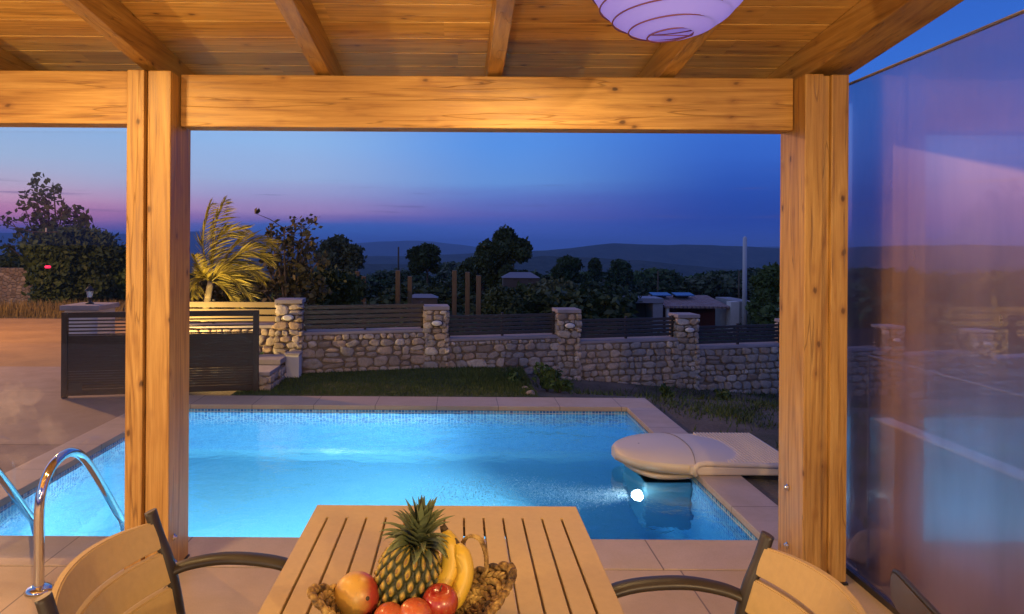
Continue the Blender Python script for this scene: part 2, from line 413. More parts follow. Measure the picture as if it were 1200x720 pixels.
# floor tiles
def tilemat(name, c1, c2, w, h, rough=0.55, off=0.0, grout=(0.16, 0.12, 0.09), loc=(0, 0, 0), gs=0.004):
    m, g, b = mat(name, rough)
    p = pos(g)
    br = g.a('ShaderNodeTexBrick'); g.link(g.mapping(p, loc=loc), br.inputs['Vector'])
    br.offset = off; br.inputs['Scale'].default_value = 1.0; br.inputs['Brick Width'].default_value = w; br.inputs['Row Height'].default_value = h
    br.inputs['Mortar Size'].default_value = gs; br.inputs['Mortar Smooth'].default_value = 0.1
    br.inputs['Color1'].default_value = c1 + (1,); br.inputs['Color2'].default_value = c2 + (1,); br.inputs['Mortar'].default_value = grout + (1,)
    n = g.noise(p, 3.0, 6, 0.65, 0.3)
    c = g.mix(g.mr(n, 0.3, 0.75, 0, 0.45), br.outputs['Color'], tuple(x * 0.66 for x in c1))
    st = g.noise(g.mapping(p, scale=(0.9, 3.2, 1)), 1.6, 4, 0.6)
    c = g.mix(g.mr(st, 0.5, 0.75, 0, 0.25), c, tuple(min(1, x * 1.2) for x in c1))
    drt = g.noise(g.mapping(p, loc=(7, 2, 0)), 0.9, 7, 0.7)
    c = g.mix(g.mr(drt, 0.52, 0.72, 0, 0.35), c, tuple(x * 0.5 for x in c1))
    fine = g.noise(p, 160, 2)
    c = g.mix(g.mr(fine, 0.4, 0.7, 0, 0.14), c, (0.2, 0.15, 0.1))
    g.link(c, b.inputs['Base Color'])
    g.link(g.mr(n, 0.3, 0.7, rough - 0.12, rough + 0.12), b.inputs['Roughness'])
    hh = g.math('ADD', g.math('MULTIPLY', br.outputs['Fac'], -1.0), g.math('MULTIPLY', n, 0.25))
    g.link(g.bump(hh, 0.4, 0.003), b.inputs['Normal'])
    return m
M_floor = tilemat('terrace_tiles', (0.56, 0.42, 0.26), (0.52, 0.385, 0.235), 0.60, 0.60, 0.5, 0.0, loc=(0.12, -3.29, 0))
M_cope = tilemat('coping_tiles', (0.57, 0.44, 0.31), (0.53, 0.41, 0.285), 0.60, 9.0, 0.5, 0.0, loc=(0.2, 0, 0))
M_cope2 = tilemat('coping_tiles_side', (0.52, 0.415, 0.315), (0.49, 0.385, 0.29), 9.0, 0.60, 0.5, 0.0, loc=(4.0, 0.1, 0))
M_drive = tilemat('driveway_concrete', (0.27, 0.20, 0.16), (0.25, 0.185, 0.15), 30, 1.9, 0.7, 0.0, grout=(0.10, 0.07, 0.05), loc=(10, -5.3, 0), gs=0.012)
m, g, b = mat('road_dirt', 0.85); M_road = m
p = pos(g); n = g.noise(p, 1.3, 8, 0.65); n2 = g.noise(p, 40, 3)
c = g.ramp(n, [(0.3, (0.22, 0.130, 0.045)), (0.6, (0.33, 0.205, 0.075))]); c = g.mix(g.mr(n2, 0.4, 0.8, 0, 0.4), c, (0.2, 0.15, 0.1))
g.link(c, b.inputs['Base Color']); g.link(g.bump(n2, 0.5, 0.01), b.inputs['Normal'])
m, g, b = mat('garden_soil', 0.95); M_soil = m
p = pos(g); n = g.noise(p, 1.1, 8, 0.65); n2 = g.noise(p, 26, 4, 0.7)
c = g.ramp(n, [(0.32, (0.055, 0.045, 0.030)), (0.45, (0.10, 0.082, 0.058)), (0.62, (0.17, 0.14, 0.105))])
c = g.mix(g.mr(n2, 0.5, 0.75, 0, 0.5), c, (0.26, 0.22, 0.17)); c = g.mix(g.mr(g.noise(p, 0.8, 5), 0.5, 0.65, 0, 0.7), c, (0.045, 0.06, 0.022))
c = g.mix(g.mr(g.xyz(p)[1], 18, 40), c, g.ramp(g.noise(p, 0.05, 9, 0.7), [(0.4, (0.018, 0.032, 0.016)), (0.6, (0.05, 0.065, 0.035))]))
g.link(c, b.inputs['Base Color']); g.link(g.bump(g.math('ADD', n2, g.math('MULTIPLY', n, 2.0)), 0.8, 0.04), b.inputs['Normal'])
m, g, b = mat('forest_hill', 0.95); M_hill = m
p = pos(g); n = g.noise(p, 0.02, 10, 0.7); n2 = g.noise(p, 0.11, 6, 0.7)
c = g.ramp(g.math('ADD', g.math('MULTIPLY', n, 0.5), g.math('MULTIPLY', n2, 0.5)), [(0.40, (0.016, 0.030, 0.018)), (0.5, (0.034, 0.056, 0.032)), (0.62, (0.07, 0.085, 0.065))])
g.link(c, b.inputs['Base Color']); g.link(g.bump(n2, 1.0, 6.0), b.inputs['Normal'])
m, g, b = mat('short_grass_soil', 0.95); M_lawn = m
p = pos(g); n = g.noise(p, 2.2, 6, 0.6)
g.link(g.ramp(n, [(0.3, (0.035, 0.050, 0.014)), (0.7, (0.075, 0.095, 0.028))]), b.inputs['Base Color'])

# ================================================================== SETTING
PX0, PX1, PY0, PY1 = -2.76, 1.65, 3.63, 6.65           # pool inside
OX0, OX1, OY0, OY1 = -3.06, 1.94, 3.29, 7.06           # coping outside
WALL = lambda i: (8.40 / 800 * (-196 + 168.9 * i), 8.40 * (1 + 0.0573 * i))
def wallY(x): return 8.40 + 0.481 * (x + 2.058) / 1.773
def sm(a, b_, v):
    t = min(1, max(0, (v - a) / (b_ - a))); return t * t * (3 - 2 * t)
def gh(x, y):
    # ground height: terrace level left, falling towards the right and into a valley behind the wall
    s = max(sm(7.06, 8.6, y), 0.32 * sm(1.95, 3.6, x))
    h = -0.03 - 0.125 * max(0, min(x, 9)) * s
    if x < OX0 + 0.2: h = -0.03
    d_ = y - wallY(max(x, -2.06)) - 0.2
    if x < -3.6: d_ = y - 15.5 - 0.25 * (x + 3.6) * 0
    elif x < -2.4: d_ = y - (8.6 + (15.5 - 8.6) * sm(-2.4, -3.6, x) * 1.0)
    if d_ > 0:
        h -= 0.45 * sm(0, 2.5, d_) + 0.085 * min(d_, 60) + 0.11 * max(0, min(d_ - 60, 440))
    return h
def lines(a, b_, fixed, near):
    out = set(round(v, 4) for v in fixed)
    out.update(round(v, 4) for v in near); return sorted(out)
xs = lines(0, 0, [PX0 - 0.15, PX1 + 0.15, OX1, OX0, -3.6, -2.4], list(np.arange(-16, 16.1, 0.4)) + [-6000, -3000, -1500, -800, -400, -200, -100, -60, -40, -30, -24, -20, 20, 24, 30, 40, 60, 100, 200, 400, 800, 1500, 3000, 6000])
ys = lines(0, 0, [PY0 - 0.15, PY1 + 0.15, OY0, OY1], list(np.arange(-6, 30, 0.4)) + [-3000, -500, -100, -30, -15, 34, 38, 44, 52, 60, 70, 80, 100, 130, 170, 220, 300, 500, 900, 1800, 3500, 7000])
me = grid_mesh(xs, ys, gh, lambda x, y: PX0 - 0.16 < x < PX1 + 0.16 and PY0 - 0.16 < y < PY1 + 0.16)
g_ = obj('ground', me, M_soil); tag(g_, kind='structure')
for pl in me.polygons: pl.use_smooth = True

b = bmn(); bbox(b, -9.0, 1.90, -4.0, OY0, -0.12, 0.0); tag(obj('terrace_floor', b, M_floor), kind='structure')
b = bmn(); bbox(b, -14.0, OX0 - 0.003, OY0 + 0.003, 8.70, -0.12, -0.004); tag(obj('driveway', b, M_drive), kind='structure')
b = bmn(); bbox(b, -40.0, -3.7, 8.70, 14.4, -0.12, -0.008); tag(obj('road', b, M_road), kind='structure')
# coping
cope_p = empty('pool_coping'); tag(cope_p, kind='structure')
b = bmn()
bbox(b, OX0, OX1, OY0 + 0.002, PY0, -0.040, 0.004, 0.006); bbox(b, OX0, OX1, PY1, OY1, -0.040, 0.004, 0.006)
obj('end_slabs', b, M_cope, cope_p)
b = bmn()
bbox(b, OX0, PX0, PY0 + 0.003, PY1 - 0.003, -0.040, 0.004, 0.006); bbox(b, PX1, OX1, PY0 + 0.003, PY1 - 0.003, -0.040, 0.004, 0.006)
obj('side_slabs', b, M_cope2, cope_p)

# pool basin: mosaic
def mosaic():
    m, g, b = mat('pool_mosaic', 0.25)
    p = pos(g); x, y, z = g.xyz(p)
    nrm = g.xyz(g.a('ShaderNodeNewGeometry').outputs['True Normal'])
    ax = g.math('GREATER_THAN', g.math('ABSOLUTE', nrm[0]), 0.5)     # walls facing x
    az_ = g.math('GREATER_THAN', g.math('ABSOLUTE', nrm[2]), 0.5)    # floor
    # u along the wall, v up
    u = g.a('ShaderNodeMix', data_type='FLOAT'); g.link(ax, u.inputs[0]); g.link(x, u.inputs[2]); g.link(y, u.inputs[3]); u = u.outputs[0]
    v = g.a('ShaderNodeMix', data_type='FLOAT'); g.link(az_, v.inputs[0]); g.link(z, v.inputs[2]); g.link(y, v.inputs[3]); v = v.outputs[0]
    T = 0.032
    cu = g.math('FLOOR', g.math('DIVIDE', u, T)); cv = g.math('FLOOR', g.math('DIVIDE', v, T))
    fu = g.math('ABSOLUTE', g.math('SUBTRACT', g.math('FRACT', g.math('DIVIDE', u, T)), 0.5))
    fv = g.math('ABSOLUTE', g.math('SUBTRACT', g.math('FRACT', g.math('DIVIDE', v, T)), 0.5))
    grout = g.mr(g.math('MAXIMUM', fu, fv), 0.40, 0.44)
    wn = g.a('ShaderNodeTexWhiteNoise', noise_dimensions='3D'); g.link(g.comb(cu, cv, ax), wn.inputs['Vector'])
    tile = g.ramp(wn.outputs[0], [(0.0, (0.02, 0.10, 0.34)), (0.35, (0.05, 0.22, 0.52)), (0.65, (0.10, 0.38, 0.62)), (1.0, (0.26, 0.58, 0.78))])
    tile = g.mix(0.25, tile, (0.10, 0.36, 0.66))
    wall = g.mix(grout, tile, (0.62, 0.74, 0.80))
    lt = g.math('MULTIPLY', wn.outputs[0], 1.0)
    floorc = g.mix(lt, (0.17, 0.49, 0.67), (0.21, 0.54, 0.71))
    floorc = g.mix(grout, floorc, (0.25, 0.59, 0.76))
    wall = g.mix(g.mr(z, -0.62, -0.28, 0.75, 0.0, smooth=True), wall, (0.15, 0.44, 0.68))
    g.link(g.mix(az_, wall, floorc), b.inputs['Base Color'])
    return m
M_mosaic = mosaic()
D = -1.35
b = bmn()
cs = [(PX0 + 0.0, PY0 + 0.0), (PX1, PY0), (PX1, PY1), (PX0, PY1)]
top = [b.verts.new((x, y, -0.041)) for x, y in cs]; bot = [b.verts.new((x, y, D)) for x, y in cs]
for k in range(4): b.faces.new((top[k], bot[k], bot[(k + 1) % 4], top[(k + 1) % 4]))
b.faces.new(bot)
bmesh.ops.recalc_face_normals(b, faces=b.faces)
bmesh.ops.bevel(b, geom=[e for e in b.edges if e.verts[0].co.z < D + .01 and e.verts[1].co.z < D + .01], offset=0.22, segments=12, affect='EDGES', profile=0.5)
tag(obj('pool_basin', b, M_mosaic), kind='structure')
# water
m, g, bs = mat('pool_water', 0.02)
g.n.remove(bs); gl = g.a('ShaderNodeBsdfGlass'); gl.inputs['IOR'].default_value = 1.33; gl.inputs['Roughness'].default_value = 0.03
gl.inputs['Color'].default_value = (0.72, 0.93, 1.0, 1)
p = pos(g)
w1 = g.noise(g.mapping(p, scale=(1, 1.3, 1)), 2.4, 4, 0.55, 0.4); w2 = g.noise(p, 9.0, 3, 0.5, 0.2)
g.link(g.bump(g.math('ADD', w1, g.math('MULTIPLY', w2, 0.22)), 0.30, 0.05), gl.inputs['Normal'])
g.link(gl.outputs[0], g.n['Material Output'].inputs[0])
M_water = m
WL = -0.075
me = grid_mesh([PX0, PX1], [PY0, PY1], lambda x, y: WL)
tag(obj('pool_water', me, M_water), kind='structure')

# lawn and grass blades
def lawn():
    xs_ = np.linspace(-2.35, 0.86, 30); ys_ = np.linspace(OY1 + 0.004, 8.75, 14)
    me = grid_mesh(list(xs_), list(ys_), lambda x, y: min(gh(x, min(y, wallY(x) + 0.1)) + 0.034, 0.006), lambda x, y: y > wallY(x) - 0.05)
    tag(obj('lawn', me, M_lawn), kind='structure')
lawn()
def blades(name, n, area, hmin, hmax, m, zf, wid=0.006, label=None, cat=None):
    V = []; Fc = []
    k = 0
    while k < n:
        x = rng.uniform(area[0], area[1]); y = rng.uniform(area[2], area[3])
        if y > wallY(x) - 0.17: k += 1; continue
        h = rng.uniform(hmin, hmax); a = rng.uniform(0, 2 * PI); lx, ly = rng.normal(0, h * 0.35, 2)
        z = zf(x, y); i = len(V); dx, dy = math.cos(a) * wid, math.sin(a) * wid
        V += [(x - dx, y - dy, z - 0.01), (x + dx, y + dy, z - 0.01), (x + lx, y + ly, z + h)]
        Fc.append((i, i + 1, i + 2)); k += 1
    me = bpy.data.meshes.new(name); me.from_pydata(V, [], Fc); me.update()
    o = obj(name, me, m); tag(o, label, cat, kind='stuff'); return o
L_grass = leafmat('grass_blade', (0.045, 0.075, 0.015), (0.085, 0.12, 0.030))
blades('grass', 26000, (-2.33, 0.84, OY1 + 0.02, 8.8), 0.012, 0.04, L_grass, lambda x, y: 0.0, label='short green lawn between the pool coping and the stone wall', cat='grass')
def patchy(x, y): return gh(x, y)
V = []; Fc = []
centers = [(rng.uniform(1.0, 6.5), rng.uniform(7.2, 11)) for _ in range(60)] + [(rng.uniform(2.1, 6.0), rng.uniform(3.6, 8)) for _ in range(60)]
for cx_, cy_ in centers:
    for _ in range(110):
        x = cx_ + rng.normal(0, 0.17); y = cy_ + rng.normal(0, 0.14)
        if y > wallY(x) - 0.17 or (x < OX1 + 0.05 and y < OY1 + 0.04) or (x < 2.45 and 4.5 < y < 5.6): continue
        h = rng.uniform(0.02, 0.09); a = rng.uniform(0, 2 * PI); lx, ly = rng.normal(0, h * 0.5, 2); z = gh(x, y) - 0.01; i = len(V)
        dx, dy = math.cos(a) * 0.008, math.sin(a) * 0.008
        V += [(x - dx, y - dy, z), (x + dx, y + dy, z), (x + lx, y + ly, z + h)]; Fc.append((i, i + 1, i + 2))
me = bpy.data.meshes.new('weeds'); me.from_pydata(V, [], Fc); tag(obj('weeds', me, L_grass), 'tufts of low weeds on the bare soil right of the pool', 'weeds', kind='stuff')

# ------------------------------------------------------------------ hills
def ridge(name, Y, prof, depth, m, seed, zbase):
    r2 = np.random.default_rng(seed)
    pxs = np.linspace(prof[0][0], prof[-1][0], 260)
    py = np.interp(pxs, [q[0] for q in prof], [q[1] for q in prof])
    nz = np.zeros_like(py)
    for fq, am in ((9, 0.9), (23, 0.55), (57, 0.4), (120, 0.3)):
        nz += am * np.sin(pxs / (1200 / fq) * 2 * PI / 3 + r2.uniform(0, 6))
    V = []; rows = 14; Fc = []
    for j in range(rows):
        t_ = j / (rows - 1)
        for k, px in enumerate(pxs):
            dd = Y - depth * (1 - t_)
            zt = at(px, py[k] + nz[k] * 0.6, Y).z
            z = zbase + (zt - zbase) * (t_ ** 1.3) + (r2.normal(0, 1) * abs(zt - zbase) * 0.012 if 0 < j < rows - 1 else 0)
            V.append(((px - CX) / F * Y * (0.9 + 0.1 * t_), dd, z))
    n = len(pxs)
    for k, px in enumerate(pxs):                      # back slope
        V.append(((px - CX) / F * Y, Y + depth * 0.7, zbase))
    for j in range(rows):
        for k in range(n - 1):
            a = j * n + k; Fc.append((a, a + 1, a + n + 1, a + n))
    me = bpy.data.meshes.new(name); me.from_pydata(V, [], Fc)
    o = obj(name, me, m, smooth=True); tag(o, kind='structure'); return o
ridge('far_hills', 4200, [(-1600, 280), (-300, 276), (0, 273), (140, 275), (230, 271), (330, 279), (400, 287), (440, 284), (500, 282.5), (560, 290), (620, 294), (680, 291), (900, 290), (1500, 288), (2600, 286)], 1300, M_hill, 1, -90)
ridge('middle_hills', 1500, [(-1600, 300), (300, 299), (420, 300), (520, 299), (600, 296), (640, 294), (690, 289), (718, 285), (760, 286.5), (800, 286), (850, 288), (912, 291), (1000, 291), (1060, 288), (1140, 287), (1300, 290), (2600, 295)], 450, M_hill, 2, -75)
ridge('near_hills', 800, [(-1600, 306), (0, 312), (300, 312), (450, 309), (560, 308), (640, 300), (690, 303), (760, 306), (850, 315), (950, 318), (1200, 312), (2600, 306)], 250, M_hill, 3, -65)

# ================================================================== PERGOLA
per = empty('pergola', (0, 3.3, 0)); tag(per, 'honey pine timber pergola with sloping plank ceiling over the terrace', 'pergola')
def ploc(o): o.location = (o.location[0] - 0, o.location[1] - 3.3, o.location[2]); return o
def post(x0, x1, yf, yb, ztop, zbeam, layout):
    """composite post: front boards with grooves between, backed by deeper boards"""
    b = bmn()
    for (a0, a1, f0, zt) in layout:
        bbox(b, x0 + (x1 - x0) * a0 + 0.0005, x0 + (x1 - x0) * a1 - 0.0005, yf + f0, yb, 0.012, zt, 0.005)
    p = ploc(obj('post', b, WZ, per))
    return p
ZT = 2.362
pl_ = post(-1.537, -1.334, 3.155, 3.40, ZT, 2.12, [(0, 0.40, 0.0, ZT), (0.40, 0.47, 0.03, ZT - 0.004), (0.47, 1.0, 0.004, ZT - 0.002)])
pr_ = post(1.600, 1.803, 3.155, 3.40, ZT, 2.12, [(0, 0.42, 0.0, ZT), (0.42, 0.60, 0.014, ZT - 0.004), (0.60, 1.0, 0.0, ZT - 0.002)])
def bolt(b, x, y, z, nx):
    M = Matrix.Translation((x, y - 3.3, z)) @ Matrix.Rotation(R(90) * nx, 4, 'Y')
    lathe(b, [(0.0, 0.0), (0.016, 0.0), (0.016, 0.004), (0.009, 0.005), (0.009, 0.014), (0.0, 0.016)], 12, M)
for z in (0.155, 0.035):
    b = bmn(); bolt(b, -1.3335, 3.22, z + 0.02, 1); obj('bolt', b, M_steel, pl_, loc=(0, 3.3, 0)).location = (0, 3.3 - 3.3 + 0, 0)
for z in (0.40, 0.12):
    b = bmn(); bolt(b, 1.5995, 3.30, z, -1); obj('bolt', b, M_steel, pr_)
# fix child offsets (parts are modelled in world coordinates around the pergola's origin)
for p_ in (pl_, pr_):
    for ch in p_.children: ch.location = (0, 3.3, 0)
b = bmn(); bbox(b, 1.600, 1.810, 3.15, 3.405, -0.0, 0.011); ploc(obj('base_plate', b, M_darkmetal, per))
b = bmn(); bbox(b, -1.541, -1.330, 3.15, 3.405, -0.0, 0.011); ploc(obj('base_plate', b, M_darkmetal, per))
# front beam in two lengths notched at the posts
BZ0, BZ1 = 2.118, 2.366
b = bmn(); bbox(b, -1.328, 1.594, 3.255, 3.375, BZ0, BZ1, 0.005); ploc(obj('beam', b, WX, per))
b = bmn(); bbox(b, -4.6, -1.543, 3.215, 3.335, BZ0 + 0.004, BZ1 + 0.004, 0.005); ploc(obj('beam', b, WX, per))
SL = 0.121
def sloped(x0, x1, ya, yb, zb_at33, h, bev=0.004):
    b = bmn(); bbox(b, x0, x1, ya, yb, 0, h, bev)
    for v in b.verts: v.co.z += zb_at33 + SL * (3.3 - v.co.y)
    return b
RB = 2.376
for (xa, xb) in ((-2.33, -2.255), (-1.500, -1.430), (-0.695, -0.622), (0.136, 0.208), (0.963, 1.040)):
    ploc(obj('rafter', sloped(xa, xb, -0.6, 3.85, RB, 0.150), WY, per))
ploc(obj('side_beam', sloped(1.66, 1.86, -0.6, 3.85, RB, 0.150), WY, per))
# ceiling boards: one part, boards with small V gaps
b = bmn(); yy = -0.68
k = 0
while yy < 3.92:
    y0 = yy; t_ = bmesh.new()
    bbox(b, -4.6, 1.97, y0 + 0.0035, y0 + 0.1665, 0, 0.02, 0.003); yy += 0.17
for v in b.verts: v.co.z += RB + 0.1525 + SL * (3.3 - v.co.y)
ploc(obj('roof_boards', b, WD, per))
M_felt = plain('roof_felt', (0.50, 0.22, 0.07), 0.9, 0.2, 5)
ploc(obj('roof_sheet', sloped(-4.6, 1.97, -0.7, 3.93, RB + 0.176, 0.02), M_felt, per))

# ================================================================== GLASS
def glassmat(name, refl, tint=(0.9, 0.92, 0.93), rough=0.01):
    m, g, bs = mat(name); g.n.remove(bs)
    tr = g.a('ShaderNodeBsdfTransparent'); tr.inputs[0].default_value = tint + (1,)
    gs = g.a('ShaderNodeBsdfGlossy'); gs.inputs['Roughness'].default_value = rough; gs.inputs[0].default_value = (1, 1, 1, 1)
    fr = g.a('ShaderNodeFresnel'); fr.inputs[0].default_value = 1.5
    f = g.math('ADD', g.math('MULTIPLY', fr.outputs[0], 1.3), refl, True)
    mx = g.a('ShaderNodeMixShader'); g.link(f, mx.inputs[0]); g.link(tr.outputs[0], mx.inputs[1]); g.link(gs.outputs[0], mx.inputs[2])
    g.link(mx.outputs[0], g.n['Material Output'].inputs[0]); return m
GL_side = glassmat('reflective_glass', 0.0, (0.80, 0.80, 0.86), 0.012)
g = NT(GL_side.node_tree); out_ = g.n['Material Output']; prev = out_.inputs[0].links[0].from_socket
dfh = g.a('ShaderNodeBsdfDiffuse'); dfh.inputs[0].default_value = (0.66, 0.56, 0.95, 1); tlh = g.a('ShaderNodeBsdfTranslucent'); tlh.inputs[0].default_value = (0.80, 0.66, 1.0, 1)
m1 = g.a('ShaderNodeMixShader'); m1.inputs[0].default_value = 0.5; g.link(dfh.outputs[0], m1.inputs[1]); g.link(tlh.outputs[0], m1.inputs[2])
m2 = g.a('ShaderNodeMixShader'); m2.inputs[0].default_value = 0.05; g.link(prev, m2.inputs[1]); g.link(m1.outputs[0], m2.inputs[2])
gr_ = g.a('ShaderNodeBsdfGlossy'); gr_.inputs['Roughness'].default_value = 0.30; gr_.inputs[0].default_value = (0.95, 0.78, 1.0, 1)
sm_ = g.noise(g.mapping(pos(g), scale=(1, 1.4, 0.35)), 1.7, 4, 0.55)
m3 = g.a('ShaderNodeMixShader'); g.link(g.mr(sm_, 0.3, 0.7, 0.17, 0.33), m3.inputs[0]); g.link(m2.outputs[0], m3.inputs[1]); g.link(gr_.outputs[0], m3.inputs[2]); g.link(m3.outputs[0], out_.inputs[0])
GL_clear = glassmat('clear_glass', 0.0, (0.95, 0.96, 0.96), 0.0)
M_edge0 = plain('film_edge', (0.5, 0.45, 0.5), 0.4, 0.1, 4)
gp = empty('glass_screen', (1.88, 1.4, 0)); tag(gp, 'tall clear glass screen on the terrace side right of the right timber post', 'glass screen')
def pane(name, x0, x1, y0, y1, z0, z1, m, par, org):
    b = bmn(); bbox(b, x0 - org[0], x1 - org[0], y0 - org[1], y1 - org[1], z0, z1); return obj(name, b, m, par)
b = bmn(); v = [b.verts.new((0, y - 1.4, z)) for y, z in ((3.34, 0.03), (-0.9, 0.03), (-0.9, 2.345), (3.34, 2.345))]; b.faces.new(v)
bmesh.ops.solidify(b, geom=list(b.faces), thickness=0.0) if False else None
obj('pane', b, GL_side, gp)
pane('bottom_track', 1.865, 1.895, -0.9, 3.34, 0.0, 0.028, M_darkmetal, gp, (1.88, 1.4))
pane('top_track', 1.866, 1.894, -0.9, 3.34, 2.346, 2.349, M_edge0, gp, (1.88, 1.4))
gb = empty('glass_balustrade', (2.01, 1.6, 0)); tag(gb, 'waist high frameless glass balustrade outside the tall glass screen', 'balustrade')
b = bmn(); v = [b.verts.new((0, y - 1.6, z)) for y, z in ((3.33, 0.0), (-0.9, 0.0), (-0.9, 1.03), (3.33, 1.03))]; b.faces.new(v); obj('pane', b, GL_clear, gb)
M_edge = plain('glass_edge', (0.35, 0.42, 0.42), 0.2, 0.1, 4)
pane('top_edge', 2.006, 2.014, -0.9, 3.33, 1.031, 1.036, M_edge, gb, (2.01, 1.6))
pane('end_edge', 2.006, 2.014, 3.331, 3.336, 0.0, 1.036, M_edge, gb, (2.01, 1.6))
# left pane; pale petals painted in for faint flower reflections
lp = empty('glass_partition', (-2.6, 3.36, 0)); tag(lp, 'clear glass panel with flower reflections painted as pale petals left of the left post', 'glass panel')
b = bmn(); v = [b.verts.new((x + 2.6, 0, z)) for x, z in ((-4.5, 0.02), (-1.55, 0.02), (-1.55, 2.11), (-4.5, 2.11))]; b.faces.new(v); obj('pane', b, GL_clear, lp)
m, g, bs = mat('reflection_petal', 0.6, 0, (0.8, 0.7, 0.68)); bs.inputs['Alpha'].default_value = 0.045; M_reflection = m
def flower_reflection(px, py, rad, n, seed, stem=None):
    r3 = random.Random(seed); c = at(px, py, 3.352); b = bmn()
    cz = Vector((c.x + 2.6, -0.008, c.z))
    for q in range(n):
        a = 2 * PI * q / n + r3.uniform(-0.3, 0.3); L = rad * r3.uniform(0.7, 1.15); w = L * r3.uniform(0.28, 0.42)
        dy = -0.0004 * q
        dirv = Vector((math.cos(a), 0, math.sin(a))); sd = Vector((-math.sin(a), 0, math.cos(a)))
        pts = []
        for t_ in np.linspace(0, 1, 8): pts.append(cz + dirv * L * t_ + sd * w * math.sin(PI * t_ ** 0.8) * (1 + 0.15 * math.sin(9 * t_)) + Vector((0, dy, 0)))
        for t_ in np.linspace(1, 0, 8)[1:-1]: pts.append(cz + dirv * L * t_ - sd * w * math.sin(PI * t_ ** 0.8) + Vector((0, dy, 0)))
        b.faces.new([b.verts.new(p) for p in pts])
    obj('flower_reflection', b, M_reflection, lp)
flower_reflection(58, 508, 0.095, 8, 1); flower_reflection(22, 470, 0.12, 9, 2); flower_reflection(4, 480, 0.10, 7, 3); flower_reflection(25, 540, 0.07, 5, 4)

# ================================================================== STONE WALL, PIERS, FENCES
angW = math.atan2(0.481, 1.773)
topz = [0.50, 0.37, 0.28, 0.14, 0.02, -0.10, -0.22, -0.34]
piertop = [0.905, 0.795, 0.72, 0.615, 0.49, 0.36, 0.25, 0.13]
wl = empty('stone_wall', (WALL(0)[0], WALL(0)[1], 0), angW); tag(wl, 'rubble stone garden wall stepping down behind the pool', 'stone wall')
segL = math.hypot(1.773, 0.481)
wb = bmn(); cb = bmn()
def seg(i0, i1, zt, zb):
    a = i0 * segL + 0.15 if i0 >= 0 else i0 * segL; e = i1 * segL - 0.15
    bbox(wb, a - 0.02, e + 0.02, -0.10, 0.14, zb, zt - 0.035)
    bbox(cb, a - 0.0, e + 0.0, -0.125, 0.165, zt - 0.035, zt, 0.006)
for i in range(7): seg(i, i + 1, topz[i], -1.4)
obj('core', wb, M_mortar, wl); obj('coping', cb, M_coping_slab, wl)
obj('masonry', stones_mesh('masonry', [((i * segL + 0.13, -0.105, 0), (1, 0, 0), (0, -1, 0), segL - 0.26, [-0.12, -0.22, -0.42, -0.60, -0.72, -0.8, -0.9][i], topz[i] - 0.04) for i in range(7)], 3), M_stones, wl)
wl2 = empty('stone_wall', (WALL(0)[0], WALL(0)[1], 0), R(1)); tag(wl2, 'short stone wall behind the dark gate left of the first pier', 'stone wall')
b = bmn(); bbox(b, -1.75, -0.16, -0.08, 0.14, -0.3, 0.55); obj('core', b, M_mortar, wl2)
obj('masonry', stones_mesh('masonry', [((-1.75, -0.085, 0), (1, 0, 0), (0, -1, 0), 1.6, 0.0, 0.55)], 9), M_stones, wl2)
b = bmn(); bbox(b, -1.75, -0.16, -0.105, 0.165, 0.553, 0.59, 0.006); obj('coping', b, M_coping_slab, wl2)
plabels = ['stone pier brightly lit warm beside the gate, tallest of the row', 'stone pier second from the left in the garden wall row',
           'stone pier rising behind the pool far corner, middle of the garden wall', 'stone pier in front of the red building, left of the right timber post',
           'stone pier mostly hidden behind the right timber post', 'stone pier seen through the glass nearest the right timber post', 'stone pier farthest right seen through the glass screen']
for i in range(7):
    x, y = WALL(i); pz = piertop[i]
    pe = empty('stone_pier', (x, y, 0), angW * 0.35); tag(pe, plabels[i], 'pier', 'stone piers along the garden wall')
    b = bmn(); bbox(b, -0.128, 0.128, -0.130, 0.130, -1.4, pz - 0.049, 0.01); obj('core', b, M_mortar, pe)
    zl_ = [-0.12, -0.22, -0.42, -0.60, -0.72, -0.8, -0.9][i]
    obj('masonry', stones_mesh('masonry', [((-0.148, -0.135, 0), (1, 0, 0), (0, -1, 0), 0.296, zl_, pz - 0.055), ((-0.135, 0.148, 0), (0, -1, 0), (-1, 0, 0), 0.296, zl_, pz - 0.055), ((0.135, -0.148, 0), (0, 1, 0), (1, 0, 0), 0.296, zl_, pz - 0.055)], 30 + i, 0.06, 0.11), M_stones, pe)
    b = bmn(); bbox(b, -0.165, 0.165, -0.17, 0.17, pz - 0.048, pz, 0.008); obj('cap', b, M_coping_slab, pe)
    wlp = empty('wall_light', (x, y, pz - 0.215), angW * 0.35)
    tag(wlp, 'oval bulkhead light on the front of the ' + ['first pier by the gate', 'second pier from the left', 'third pier behind the pool corner', 'fourth pier before the red building', 'pier hidden by the timber post', 'pier beside the timber post behind glass', 'last pier on the right behind glass'][i], 'wall light', 'bulkhead lights on the piers')
    b = bmn(); lathe(b, [(0, 0), (1, 0), (1.0, 0.35), (0.85, 0.9), (0.6, 1.0), (0, 1.05)], 20, Matrix.Translation((0.0, -0.186, 0)) @ Matrix.Rotation(R(90), 4, 'X') @ Matrix.Diagonal((0.068, 0.036, 0.035, 1)))
    obj('cover', b, M_glasslight, wlp)
    b = bmn(); lathe(b, [(0, 0), (1, 0), (1.0, 1.0), (0.8, 1.05), (0, 1.05)], 20, Matrix.Translation((0.0, -0.172, 0)) @ Matrix.Rotation(R(90), 4, 'X') @ Matrix.Diagonal((0.08, 0.046, 0.014, 1)))
    obj('back_plate', b, M_darkmetal, wlp)
